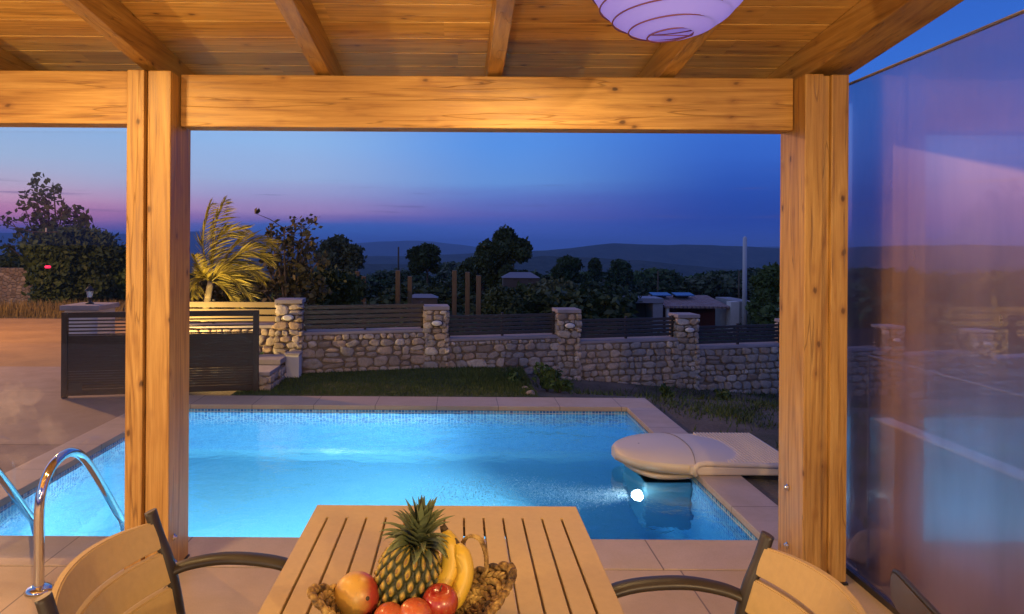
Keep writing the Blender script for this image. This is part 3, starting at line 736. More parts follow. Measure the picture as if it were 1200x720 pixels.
def fence(i, m, label, z0, n=5, h=0.31, first=None):
    if first: x, y, a, L = first
    else: x, y = WALL(i); a = angW; L = segL
    f = empty('slat_fence', (x, y, z0), a); tag(f, label, 'fence', 'slat fences between the piers')
    lo, hi = (0.16, L - 0.16) if not first else (0.0, L)
    b = bmn(); ph = h / n
    for q in range(n):
        bbox(b, lo, hi, -0.012, 0.006, 0.03 + q * ph, 0.03 + q * ph + ph * 0.76, 0.002)
    obj('slats', b, m, f)
    for s in (lo + 0.02, (lo + hi) / 2, hi - 0.02):
        b = bmn(); bbox(b, s - 0.015, s + 0.015, 0.008, 0.04, 0.0, h + 0.04, 0.002); obj('post', b, M_darkmetal, f)
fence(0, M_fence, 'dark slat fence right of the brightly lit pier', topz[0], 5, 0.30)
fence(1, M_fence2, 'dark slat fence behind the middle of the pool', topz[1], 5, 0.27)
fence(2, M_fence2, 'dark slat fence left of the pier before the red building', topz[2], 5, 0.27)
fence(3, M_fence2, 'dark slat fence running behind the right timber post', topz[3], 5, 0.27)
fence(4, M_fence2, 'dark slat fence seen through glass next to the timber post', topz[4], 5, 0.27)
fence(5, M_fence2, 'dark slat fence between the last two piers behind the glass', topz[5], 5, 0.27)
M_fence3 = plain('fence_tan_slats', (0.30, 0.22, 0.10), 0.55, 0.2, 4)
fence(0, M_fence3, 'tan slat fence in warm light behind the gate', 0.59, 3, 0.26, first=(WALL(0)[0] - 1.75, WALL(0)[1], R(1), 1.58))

# stone bench / step wall and electric box in front of the first pier
bn = empty('stone_bench', (-2.05, 7.75, 0)); tag(bn, 'low L shaped stone planter wall with slab top at the gate end', 'low wall')
b = bmn(); bbox(b, -0.31, 0.01, -0.41, 0.30, -0.05, 0.16, 0.004); obj('core', b, M_mortar, bn)
obj('masonry', stones_mesh('masonry', [((-0.32, -0.415, 0), (1, 0, 0), (0, -1, 0), 0.34, -0.02, 0.158), ((0.015, -0.42, 0), (0, 1, 0), (1, 0, 0), 0.72, -0.02, 0.158)], 19, 0.06, 0.10), M_stones, bn)
b = bmn(); bbox(b, -0.34, 0.04, -0.44, 0.00, 0.162, 0.20, 0.006); obj('front_slab', b, M_coping_slab, bn)
b = bmn(); bbox(b, -0.34, 0.04, 0.004, 0.40, 0.202, 0.26, 0.006); obj('rear_slab', b, M_coping_slab, bn)
eb = empty('utility_box', (-1.94, 8.08, 0)); tag(eb, 'small white utility box standing against the first pier', 'box')
b = bmn(); bbox(b, -0.08, 0.08, -0.07, 0.07, 0, 0.27, 0.008); obj('body', b, M_white, eb)
b = bmn(); bbox(b, -0.09, 0.09, -0.08, 0.08, 0.272, 0.295, 0.006); obj('lid', b, M_coping_slab, eb)

# gate
GA, GB = gz(72, 466.5), gz(303, 459)
ga = math.atan2(GB.y - GA.y, GB.x - GA.x); gL = (GB - GA).length
gt = empty('sliding_gate', (GA.x, GA.y, 0), ga); tag(gt, 'dark brown louvred metal gate at the pool corner', 'gate')
GH = 0.865
b = bmn()
bbox(b, 0, 0.055, -0.02, 0.03, 0.0, GH, 0.003); bbox(b, gL - 0.06, gL, -0.02, 0.03, 0.0, GH, 0.003)
bbox(b, 0.056, gL - 0.061, -0.02, 0.03, GH - 0.055, GH, 0.003); bbox(b, 0.056, gL - 0.061, -0.02, 0.03, 0.02, 0.08, 0.003)
obj('frame', b, M_gate, gt)
b = bmn()
for q in range(5): z = 0.63 + q * 0.036; bbox(b, 0.056, gL - 0.061, -0.008, 0.012, z, z + 0.014, 0.001)
obj('top_slats', b, M_gate, gt)
b = bmn()
for q in range(21): z = 0.085 + q * 0.0258; bbox(b, 0.056, gL - 0.061, -0.004, 0.010, z, z + (0.0252 if q > 6 else 0.0235), 0.002)
obj('panel', b, M_gate, gt)
b = bmn(); bbox(b, 0.08, 0.20, -0.035, -0.021, 0.05, 0.15, 0.004); obj('lock_box', b, M_darkmetal, gt)
# gate pillar with lantern
c0 = at(106, 366, 8.0)
gpil = empty('gate_pillar', (c0.x, 8.0, 0)); tag(gpil, 'white plastered gate pillar with slab top behind the gate', 'pillar')
b = bmn(); bbox(b, -0.19, 0.19, -0.2, 0.2, -0.1, 0.80, 0.006); obj('shaft', b, M_white, gpil)
b = bmn(); bbox(b, -0.225, 0.225, -0.24, 0.24, 0.802, 0.86, 0.01); obj('cap', b, M_coping_slab, gpil)
gl_ = empty('pillar_lantern', (c0.x - 0.01, 8.0, 0.861)); tag(gl_, 'small black post lantern standing on the white gate pillar', 'lantern')
b = bmn(); lathe(b, [(0, 0), (0.045, 0), (0.045, 0.012), (0.02, 0.02), (0.016, 0.06), (0.03, 0.07), (0.03, 0.076), (0, 0.076)], 12); obj('base', b, M_darkmetal, gl_)
m, g, bs = mat('lantern_glass', 0.2, 0, (0.8, 0.8, 0.75)); bs.inputs['Transmission Weight'].default_value = 0.5; M_lg = m
b = bmn(); lathe(b, [(0, 0.077), (0.028, 0.077), (0.045, 0.15), (0, 0.15)], 6, smooth=False); obj('glass', b, M_lg, gl_)
b = bmn(); lathe(b, [(0, 0.151), (0.06, 0.151), (0.05, 0.17), (0.02, 0.20), (0.01, 0.205), (0.012, 0.22), (0, 0.23)], 6, smooth=False); obj('roof', b, M_darkmetal, gl_)

# wooden posts beyond
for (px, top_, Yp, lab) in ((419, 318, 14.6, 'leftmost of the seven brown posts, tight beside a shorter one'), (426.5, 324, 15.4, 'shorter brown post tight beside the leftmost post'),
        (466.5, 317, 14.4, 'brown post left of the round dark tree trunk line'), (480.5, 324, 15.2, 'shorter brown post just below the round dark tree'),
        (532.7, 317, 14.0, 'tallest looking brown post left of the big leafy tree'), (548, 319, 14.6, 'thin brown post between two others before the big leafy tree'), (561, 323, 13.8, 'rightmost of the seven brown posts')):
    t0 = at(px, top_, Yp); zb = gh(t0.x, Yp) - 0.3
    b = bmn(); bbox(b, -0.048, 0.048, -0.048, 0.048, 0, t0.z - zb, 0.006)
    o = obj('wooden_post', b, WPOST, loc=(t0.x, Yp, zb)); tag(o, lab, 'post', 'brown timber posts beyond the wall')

# ================================================================== POOL EQUIPMENT
M_seam = plain('shell_seam', (0.20, 0.16, 0.12), 0.7, 0.1, 5)
fu = empty('pool_filter_unit', (1.65, 5.07, 0)); tag(fu, 'beige moulded filter housing overhanging the pool edge', 'pool filter')
def hood(z_lo, z_hi_fn, x0, x1, hw, nU=28, nV=20, shrink=0.0):
    b = bmn(); rows = []
    for i in range(nU + 1):
        u = i / nU; x = x0 + (x1 - x0) * u
        w = hw * (1 - (1 - min(1, u / 0.55)) ** 2.3) ** (1 / 1.9) if u < 0.55 else hw * (1 - 0.10 * max(0, (u - 0.55) / 0.45) ** 2)
        w = max(w, 0.06) - shrink
        row = []
        zt = z_hi_fn(u)
        for j in range(nV + 1):
            s = math.sin((-1 + 2 * j / nV) * PI / 2) if 0 < j < nV else (-1 + 2 * j / nV)
            if j == 1: s = -1.0
            if j == nV - 1: s = 1.0
            if j == 2: s = -0.975
            if j == nV - 2: s = 0.975
            prof = (1 - abs(s) ** 3.0)
            z = z_lo + (zt - z_lo) * (0.62 + 0.38 * prof) if 0 < j < nV else z_lo
            row.append(b.verts.new((x, s * w * (1 if 0 < j < nV else 0.985), z)))
        rows.append(row)
    for i in range(nU):
        for j in range(nV):
            f = b.faces.new((rows[i][j], rows[i + 1][j], rows[i + 1][j + 1], rows[i][j + 1])); f.smooth = True
    b.faces.new(rows[0]); b.faces.new(list(reversed(rows[-1])))
    for i in range(nU): b.faces.new((rows[i][0], rows[i][nV], rows[i + 1][nV], rows[i + 1][0]))
    bmesh.ops.recalc_face_normals(b, faces=b.faces)
    return b
zf_ = lambda u: 0.070 + 0.044 * math.sin(PI * min(1, max(0, u * 0.93 + 0.07))) ** 0.9
obj('hood', hood(0.000, zf_, -0.49, 0.42, 0.405), M_shell, fu)
obj('lower_body', hood(-0.050, lambda u: -0.002, -0.41, 0.0, 0.350), M_shell, fu)
b = bmn()   # ribbed deck
bbox(b, -0.06, 0.72, -0.42, 0.42, 0.005, 0.066, 0.014)
obj('deck', b, M_shell, fu)
b = bmn()
for q in range(18):
    x = 0.24 + q * 0.0255; bbox(b, x, x + 0.014, -0.37, 0.40, 0.060, 0.080, 0.003)
obj('ribs', b, M_shell, fu)
b = bmn(); tube(b, [(-0.02, -0.41, 0.0), (-0.03, -0.41, 0.045), (0.0, -0.41, 0.075), (0.05, -0.41, 0.085), (0.3, -0.41, 0.075), (0.70, -0.41, 0.066)], 0.02, 8); obj('edge_lip', b, M_shell, fu)
for xs__ in (-0.02,):
    u_ = (xs__ + 0.49) / 0.91; zt_ = zf_(u_ - 0.0); pts_ = []
    for k in range(1, 32):
        s_ = math.sin((-1 + 2 * k / 32) * PI / 2); pts_.append((xs__ + 0.06 * (1 - s_ * s_), s_ * 0.403, zt_ * (0.62 + 0.38 * (1 - abs(s_) ** 3.0)) + 0.0012))
    b = bmn(); tube(b, pts_, 0.0022, 5); obj('seam', b, M_seam, fu)
b = bmn(); lathe(b, [(0, 0), (0.008, 0), (0.008, 0.004), (0, 0.006)], 10, Matrix.Translation((-0.30, 0.0, zf_(0.18) - 0.002))); obj('screw', b, M_darkmetal, fu)
M_sub = plain('submerged_shell', (0.11, 0.24, 0.30), 0.4, 0.05, 3)
b = bmn(); bbox(b, -0.34, -0.002, -0.30, 0.30, -0.95, -0.104, 0.02); obj('submerged_body', b, M_sub, fu)
# underwater lamp on the unit
m, g, bs = mat('lamp_lens', 0.3, 0, (0.9, 0.95, 1)); bs.inputs['Emission Color'].default_value = (0.85, 0.95, 1.0, 1); bs.inputs['Emission Strength'].default_value = 18; M_lens = m
LAMP = Vector((1.24, 4.68, -0.27))
b = bmn(); lathe(b, [(0, -0.01), (0.075, -0.01), (0.075, 0.004), (0.055, 0.022), (0, 0.026)], 20, Matrix.Rotation(R(-78), 4, 'Y')); 
o = obj('underwater_lamp', b, M_lens); o.location = LAMP; tag(o, 'bright round underwater lamp glowing below the filter unit', 'pool lamp')
light('SPOT', 'pool_lamp_light', LAMP + Vector((-0.035, 0, 0.0)), 520, POOLC, 0.015, target=LAMP + Vector((-3, -0.1, -0.25)), spot_size=R(135), spot_blend=0.6)
light('SPOT', 'pool_wall_lamp_light', (-1.5, 3.70, -0.45), 230, POOLC, 0.06, target=(-1.9, 6.5, -0.7), spot_size=R(150), spot_blend=0.6)

# aerated jet from the filter outlet: thousands of tiny bubbles
m, g, bs = mat('air_bubble', 0.35); g.n.remove(bs)
d1 = g.a('ShaderNodeBsdfDiffuse'); d1.inputs[0].default_value = (0.95, 0.98, 1, 1); d2 = g.a('ShaderNodeBsdfTranslucent'); d2.inputs[0].default_value = (0.95, 0.98, 1, 1)
mx = g.a('ShaderNodeMixShader'); g.link(d1.outputs[0], mx.inputs[1]); g.link(d2.outputs[0], mx.inputs[2]); g.link(mx.outputs[0], g.n['Material Output'].inputs[0])
def bubbles():
    r = np.random.default_rng(12); n = 17000; t_ = r.beta(1.0, 1.6, n)
    x = -0.08 - 1.5 * t_; w = 0.045 + 0.13 * t_
    y = r.normal(0, 1, n) * w * 1.1 - 0.03 * t_ + 0.05 * np.sin(x * 5); z = np.minimum(r.normal(0, 1, n) * w * 0.55 + 0.05 + 0.02 * t_, 0.185)
    sz = r.uniform(0.0011, 0.0026, n) * (1.0 + 0.5 * t_); O = np.array([(1, 0, 0), (-1, 0, 0), (0, 1, 0), (0, -1, 0), (0, 0, 1), (0, 0, -1)], float)
    V = (np.stack([x, y, z], 1)[:, None, :] + O[None] * sz[:, None, None]).reshape(-1, 3)
    F0 = [(0, 2, 4), (2, 1, 4), (1, 3, 4), (3, 0, 4), (2, 0, 5), (1, 2, 5), (3, 1, 5), (0, 3, 5)]
    Fc = (np.array(F0)[None] + (np.arange(n) * 6)[:, None, None]).reshape(-1, 3)
    me = bpy.data.meshes.new('bubbles'); me.from_pydata(V.tolist(), [], Fc.tolist()); return me
o = obj('bubbles', bubbles(), m, loc=LAMP); tag(o, 'pale jet of fine bubbles in the water left of the pool lamp', 'bubbles', kind='stuff')
# ladder
ld_ = empty('pool_ladder', (-2.12, 3.06, 0)); tag(ld_, 'polished steel pool ladder handrails at the near pool edge', 'pool ladder')
yz = [(3.06, 0.0), (3.06, 0.18), (3.06, 0.36), (3.085, 0.455), (3.15, 0.525), (3.25, 0.552), (3.35, 0.53), (3.45, 0.455), (3.60, 0.28), (3.75, 0.09), (3.84, -0.04), (3.87, -0.3), (3.87, -0.95)]
for dx in (0.25, -0.25):
    b = bmn(); tube(b, spline([(dx, y - 3.06, z) for y, z in yz], 6), 0.0215, 16); r_ = obj('handrail', b, M_steel, ld_)
    b = bmn(); lathe(b, [(0, 0.0), (0.055, 0.0), (0.058, 0.006), (0.045, 0.016), (0.026, 0.022), (0.0, 0.022)], 24, Matrix.Translation((dx, 0, 0.001))); obj('flange', b, M_steel, r_)
for z in (-0.35, -0.62, -0.89):
    b = bmn(); bbox(b, -0.25, 0.25, 0.77, 0.85, z, z + 0.02, 0.006); obj('step', b, M_steel, ld_)

# ================================================================== TABLE & CHAIRS
def slatmat(name, c):
    m, g, b = mat(name, 0.5)
    p = coords(g); n = g.noise(p, 60, 4, 0.6); n2 = g.noise(p, 1.8, 3)
    k = g.ramp(g.math('ADD', g.math('MULTIPLY', n, 0.4), g.math('MULTIPLY', n2, 0.6)), [(0.3, tuple(x * 0.88 for x in c)), (0.7, tuple(min(1, x * 1.1) for x in c))])
    g.link(k, b.inputs['Base Color']); g.link(g.mr(n2, 0.3, 0.7, 0.4, 0.58), b.inputs['Roughness']); g.link(g.bump(n, 0.15, 0.001), b.inputs['Normal']); return m
M_tan = slatmat('tan_polywood', (0.46, 0.325, 0.145))
TX0, TX1, TY0, TY1, TZ = -0.437, 0.374, 0.78, 2.14, 0.74
tb = empty('dining_table', ((TX0 + TX1) / 2, 1.46, 0)); tag(tb, 'tan slatted outdoor dining table with dark gaps', 'table')
def tl(o): o.location = (-(TX0 + TX1) / 2, -1.46, 0); return o
s0 = -0.386; sp = 0.0583; gw = 0.0031
xs_t = [TX0]
for q in range(13): xs_t += [s0 + q * sp - gw, s0 + q * sp + gw]
xs_t.append(TX1); ys_t = [TY0, TY0 + 0.096, TY1 - 0.096, TY1]
b = bmn(); gv = [[b.verts.new((x, y, TZ - 0.028)) for x in xs_t] for y in ys_t]; fs = []
for j in range(3):
    for i in range(len(xs_t) - 1):
        if j == 1 and i % 2 == 1: continue
        fs.append(b.faces.new((gv[j][i], gv[j][i + 1], gv[j + 1][i + 1], gv[j + 1][i])))
r_ = bmesh.ops.extrude_face_region(b, geom=fs, use_keep_orig=True); bmesh.ops.translate(b, verts=[v for v in r_['geom'] if isinstance(v, bmesh.types.BMVert)], vec=(0, 0, 0.028))
bmesh.ops.recalc_face_normals(b, faces=b.faces)
bmesh.ops.bevel(b, geom=[e for e in b.edges if len(e.link_faces) == 2 and e.calc_face_angle(0) > 1.2 and e.verts[0].co.z > TZ - 0.001 and e.verts[1].co.z > TZ - 0.001], offset=0.0012, segments=2, affect='EDGES')
tl(obj('tabletop', b, M_tan, tb))
b = bmn()
for (a_, b2_, c_, d2_) in ((TX0 + 0.03, TX0 + 0.05, TY0 + 0.04, TY1 - 0.04), (TX1 - 0.05, TX1 - 0.03, TY0 + 0.04, TY1 - 0.04), (TX0 + 0.051, TX1 - 0.051, TY0 + 0.04, TY0 + 0.06), (TX0 + 0.051, TX1 - 0.051, TY1 - 0.06, TY1 - 0.04)): bbox(b, a_, b2_, c_, d2_, TZ - 0.07, TZ - 0.029)
tl(obj('under_frame', b, M_darkmetal, tb))
for x in (TX0 + 0.06, TX1 - 0.06):
    for y in (TY0 + 0.06, TY1 - 0.06):
        b = bmn(); bbox(b, x - 0.025, x + 0.025, y - 0.025, y + 0.025, 0.0, TZ - 0.061, 0.004); tl(obj('leg', b, M_darkmetal, tb))

def make_chair(loc, rz, label, mslat, W2=0.215):
    ch = empty('patio_chair', loc, rz); tag(ch, label, 'chair')
    prof = [(0.0, 0.865), (0.022, 0.80), (0.048, 0.735), (0.070, 0.64), (0.085, 0.54), (0.088, 0.44), (0.06, 0.25), (0.0, 0.0)]
    for s in (-1, 1):
        b = bmn(); tube(b, spline([(x, s * W2, z) for x, z in prof], 5), 0.0165, 10, flat=(0.8, 1.25)); obj('rear_leg', b, M_darkmetal, ch)
        b = bmn(); tube(b, spline([(0.46, s * (W2 + 0.02), 0.66), (0.475, s * (W2 + 0.02), 0.45), (0.49, s * (W2 + 0.02), 0.2), (0.52, s * (W2 + 0.02), 0.0)], 5), 0.0145, 10); obj('front_leg', b, M_darkmetal, ch)
        b = bmn(); tube(b, spline([(0.045, s * (W2 + 0.008), 0.705), (0.10, s * (W2 + 0.024), 0.722), (0.20, s * (W2 + 0.034), 0.733), (0.33, s * (W2 + 0.034), 0.722), (0.44, s * (W2 + 0.024), 0.685), (0.49, s * (W2 + 0.02), 0.655)], 6), 0.0145, 10, flat=(1.7, 0.9)); obj('armrest', b, M_darkmetal, ch)
    P = [Vector((x, 0, z)) for x, z in prof]
    def px_(z):
        for (xa, za), (xb, zb) in zip(prof, prof[1:]):
            if zb <= z <= za: return xa + (xb - xa) * (za - z) / (za - zb)
        return 0.085
    z = 0.852; hS = 0.077
    for q in range(5):
        b = bmn(); n = 16; rows = []
        for i in range(n + 1):
            s = -1 + 2 * i / n; y = s * (W2 - 0.012); bul = -0.052 * (1 - s * s); drop = -0.012 * (s * s) * (1 if q == 0 else 0)
            zt, zb = z + drop, z - hS
            ring = []
            for (zz, off) in ((zt, -0.009), (zt, 0.009), (zb, 0.009), (zb, -0.009)):
                ring.append(b.verts.new((px_(zz) + bul + off, y, zz)))
            rows.append(ring)
        for a, c_ in zip(rows, rows[1:]):
            for k in range(4): b.faces.new((a[k], a[(k + 1) % 4], c_[(k + 1) % 4], c_[k]))
        b.faces.new(list(reversed(rows[0]))); b.faces.new(rows[-1])
        bmesh.ops.recalc_face_normals(b, faces=b.faces)
        bmesh.ops.bevel(b, geom=[e for e in b.edges if len(e.link_faces) == 2 and e.calc_face_angle(0) > 0.9], offset=0.003, segments=2, affect='EDGES')
        obj('back_slat', b, mslat, ch); z -= hS + 0.0095
    for q in range(7):
        x = 0.09 + q * 0.057; b = bmn(); bbox(b, x, x + 0.052, -W2 + 0.012, W2 - 0.012, 0.42, 0.438, 0.003); obj('seat_slat', b, mslat, ch)
    b = bmn()
    for s in (-1, 1): bbox(b, 0.08, 0.485, s * (W2 + 0.002) - 0.01, s * (W2 + 0.002) + 0.01, 0.392, 0.418, 0.002)
    bbox(b, 0.47, 0.485, -W2 + 0.009, W2 - 0.009, 0.392, 0.416, 0.002)
    obj('seat_frame', b, M_darkmetal, ch)
    return ch
make_chair((-0.797, 1.545, 0), R(-2), 'tan slatted patio chair with dark frame on the left side of the table', M_tan)
make_chair((0.752, 1.425, 0), R(181), 'tan slatted patio chair with dark frame on the right side of the table', M_tan)
# low dark chair by the glass, only its backrest shows
M_brown = plain('brown_wicker_panel', (0.075, 0.050, 0.028), 0.4, 0.25, 7)
lc = empty('lounge_chair', (1.24, 1.72, 0), R(-11.5)); tag(lc, 'low dark brown lounge chair beside the glass at the right', 'chair')
b = bmn(); vs = []
prof = [(-0.55, 0.60), (-0.55, 0.50), (0.28, 0.50), (0.305, 0.508), (0.318, 0.525), (0.322, 0.55), (0.318, 0.578), (0.305, 0.594), (0.28, 0.60)]
f1_ = [b.verts.new((-0.009, y, z)) for y, z in prof]; f2_ = [b.verts.new((0.009, y, z)) for y, z in prof]
b.faces.new(f1_); b.faces.new(list(reversed(f2_)))
for k in range(len(prof)): b.faces.new((f1_[k], f2_[k], f2_[(k + 1) % len(prof)], f1_[(k + 1) % len(prof)]))
bmesh.ops.recalc_face_normals(b, faces=b.faces)
obj('backrest', b, M_brown, lc)
b = bmn(); tube(b, [(0, -0.55, 0.605), (0, 0.28, 0.605), (0, 0.31, 0.598), (0, 0.326, 0.578)], 0.007, 8); obj('top_rail', b, M_darkmetal, lc)
b = bmn(); bbox(b, 0.03, 0.52, -0.5, 0.2, 0.30, 0.36, 0.02); obj('seat', b, M_brown, lc)
for (x, y) in ((0.0, 0.14), (0.0, -0.48), (0.48, 0.14), (0.48, -0.48)):
    b = bmn(); bbox(b, x - 0.014, x + 0.014, y - 0.014, y + 0.014, 0.0, 0.52 if x == 0 else 0.30, 0.003); obj('leg', b, M_darkmetal, lc)

# ================================================================== PAPER LANTERN
LC = Vector((0.587, 1.9, 2.352)); LR = 0.232
pn = empty('paper_lantern', LC); tag(pn, 'round lilac paper lantern with wire hoops hanging from the ceiling', 'lantern')
m, g, bs = mat('lilac_paper', 0.8, 0, (0.80, 0.74, 0.92)); g.n.remove(bs)
df = g.a('ShaderNodeBsdfDiffuse'); df.inputs[0].default_value = (0.34, 0.38, 0.92, 1); tr = g.a('ShaderNodeBsdfTranslucent'); tr.inputs[0].default_value = (0.72, 0.66, 0.95, 1)
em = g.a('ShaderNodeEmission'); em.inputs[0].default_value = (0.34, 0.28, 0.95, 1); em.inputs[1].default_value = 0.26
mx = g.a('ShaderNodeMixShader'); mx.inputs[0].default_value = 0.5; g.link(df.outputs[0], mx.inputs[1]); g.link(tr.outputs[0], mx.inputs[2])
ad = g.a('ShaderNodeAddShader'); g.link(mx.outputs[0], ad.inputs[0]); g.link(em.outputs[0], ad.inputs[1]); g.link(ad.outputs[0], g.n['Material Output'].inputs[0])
M_paper = m
M_rib = plain('lantern_wire', (0.16, 0.05, 0.10), 0.5, 0.1, 5)
prof = []; th0 = math.asin(0.062 / LR)
for k in range(49):
    th = th0 + (PI - 2 * th0) * k / 48
    rr_ = 1 - 0.018 * abs(math.sin(k / 48 * 12 * PI)) ** 0.7 * 0 - 0.012 * (1 - abs(math.cos(k / 48 * 11 * PI))) 
    prof.append((LR * math.sin(th) * rr_, -LR * 0.93 * math.cos(th) * rr_))
b = bmn(); lathe(b, prof, 64); obj('shade', b, M_paper, pn)
for k in range(12):
    th = th0 + (PI - 2 * th0) * k / 11; r_ = LR * math.sin(th) + 0.001; z = -LR * 0.93 * math.cos(th)
    b = bmn(); tube(b, [(r_ * math.cos(a), r_ * math.sin(a), z + 0.006 * math.cos(a)) for a in np.linspace(0, 2 * PI, 49)], 0.0024, 5, cap=False); obj('hoop', b, M_rib, pn)
b = bmn(); tube(b, [(0, 0, LR * 0.93 - 0.03), (0, 0, 0.33)], 0.003, 6); obj('cord', b, M_darkmetal, pn)
b = bmn(); tube(b, [(-0.06, 0, -LR * 0.9), (0.06, 0, -LR * 0.9)], 0.0015, 5); obj('cross_wire', b, M_rib, pn)

# ================================================================== FRUIT BASKET
BK = Vector((-0.085, 1.425, TZ)); BR = R(15)
bk = empty('fruit_basket', BK, BR); tag(bk, 'woven straw fruit basket with loop handles on the table', 'basket')
m, g, bs = mat('straw_weave', 0.65); p = coords(g); n = g.noise(g.mapping(p, scale=(1, 1, 1)), 90, 3, 0.6); n2 = g.noise(p, 25, 3)
g.link(g.ramp(g.math('ADD', g.math('MULTIPLY', n, 0.4), g.math('MULTIPLY', n2, 0.6)), [(0.40, (0.035, 0.016, 0.005)), (0.50, (0.22, 0.125, 0.030)), (0.62, (0.50, 0.34, 0.10))]), bs.inputs['Base Color'])
g.link(g.bump(n, 0.6, 0.003), bs.inputs['Normal']); M_straw = m
def bead(b, c, dirv, L, w, twist=0.0):
    dirv = dirv.normalized(); q = dirv.to_track_quat('X', 'Z').to_matrix().to_4x4()
    M = Matrix.Translation(c) @ q @ Matrix.Rotation(twist, 4, 'X') @ Matrix.Diagonal((L, w, w * 0.75, 1))
    t_ = bmesh.new(); bmesh.ops.create_uvsphere(t_, u_segments=8, v_segments=6, radius=1.0)
    bmesh.ops.transform(t_, matrix=Matrix.Rotation(R(90), 4, 'Y'), verts=t_.verts); bmesh.ops.transform(t_, matrix=M, verts=t_.verts)
    for f in t_.faces: f.smooth = True
    merge(b, t_)
def BKI(px, py, Y):                     # photo pixel into the basket's own space
    return Matrix.Rotation(-BR, 3, 'Z') @ (at(px, py, Y) - BK)
def basket_pt(a, t_):                   # t_ 0 bottom .. 1 rim
    ex = abs(math.cos(a)) ** 5
    rx = 0.120 + 0.050 * t_ + 0.034 * ex * t_ ** 2; ry = 0.080 + 0.050 * t_
    z = 0.010 + 0.046 * t_ + 0.050 * ex * t_ ** 1.6
    return Vector((rx * math.cos(a), ry * math.sin(a), z))
rb_ = random.Random(5)
b = bmn()
for r_i in range(10):
    t_ = r_i / 9 * 1.04; n = 56
    for k in range(n):
        a = 2 * PI * (k + 0.5 * (r_i % 2)) / n
        p0 = basket_pt(a, t_); p1 = basket_pt(a + 0.08, t_)
        dv = (p1 - p0).normalized() + Vector((0, 0, 0.55 if r_i % 2 else -0.55)) + Vector((rb_.gauss(0, .12), rb_.gauss(0, .12), rb_.gauss(0, .12)))
        bead(b, p0, dv, 0.0145, 0.0072)
obj('woven_side', b, M_straw, bk)
b = bmn(); rws = []
for j in range(8):
    rws.append([b.verts.new(Vector((p.x * 1.012, p.y * 1.012, p.z - 0.004))) for p in (basket_pt(2 * PI * k / 72, j / 7 * 1.06) for k in range(72))])
for A_, B_ in zip(rws, rws[1:]):
    for k in range(72): f = b.faces.new((A_[k], A_[(k + 1) % 72], B_[(k + 1) % 72], B_[k])); f.smooth = True
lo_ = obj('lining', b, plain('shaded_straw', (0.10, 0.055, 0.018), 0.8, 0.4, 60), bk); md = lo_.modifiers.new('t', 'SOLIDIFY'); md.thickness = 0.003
b = bmn()
n = 70
for k in range(n):
    a = 2 * PI * k / n; p0 = basket_pt(a, 1.08); p1 = basket_pt(a + 0.05, 1.08)
    bead(b, p0, (p1 - p0).normalized() + Vector((0, 0, 0.5 * (-1) ** k)), 0.0135, 0.0085)
obj('braided_rim', b, M_straw, bk)
b = bmn(); lathe(b, [(0, 0.006), (1, 0.006), (1, 0.0), (0, 0.0)], 32, Matrix.Diagonal((0.125, 0.085, 1.0, 1))); obj('base', b, M_straw, bk)
b = bmn()
hp = spline([BKI(570, 668, 1.50), BKI(569, 648, 1.51), BKI(562, 632, 1.515), BKI(549, 629, 1.52), BKI(541, 640, 1.525), BKI(539, 660, 1.52)], 9)
for k in range(0, len(hp) - 1): bead(b, hp[k], (hp[k + 1] - hp[k]).normalized() + Vector((0.6 * (-1) ** k, 0.2 * (-1) ** k, 0.1)), 0.0088, 0.0050)
obj('loop_handle', b, M_straw, bk)

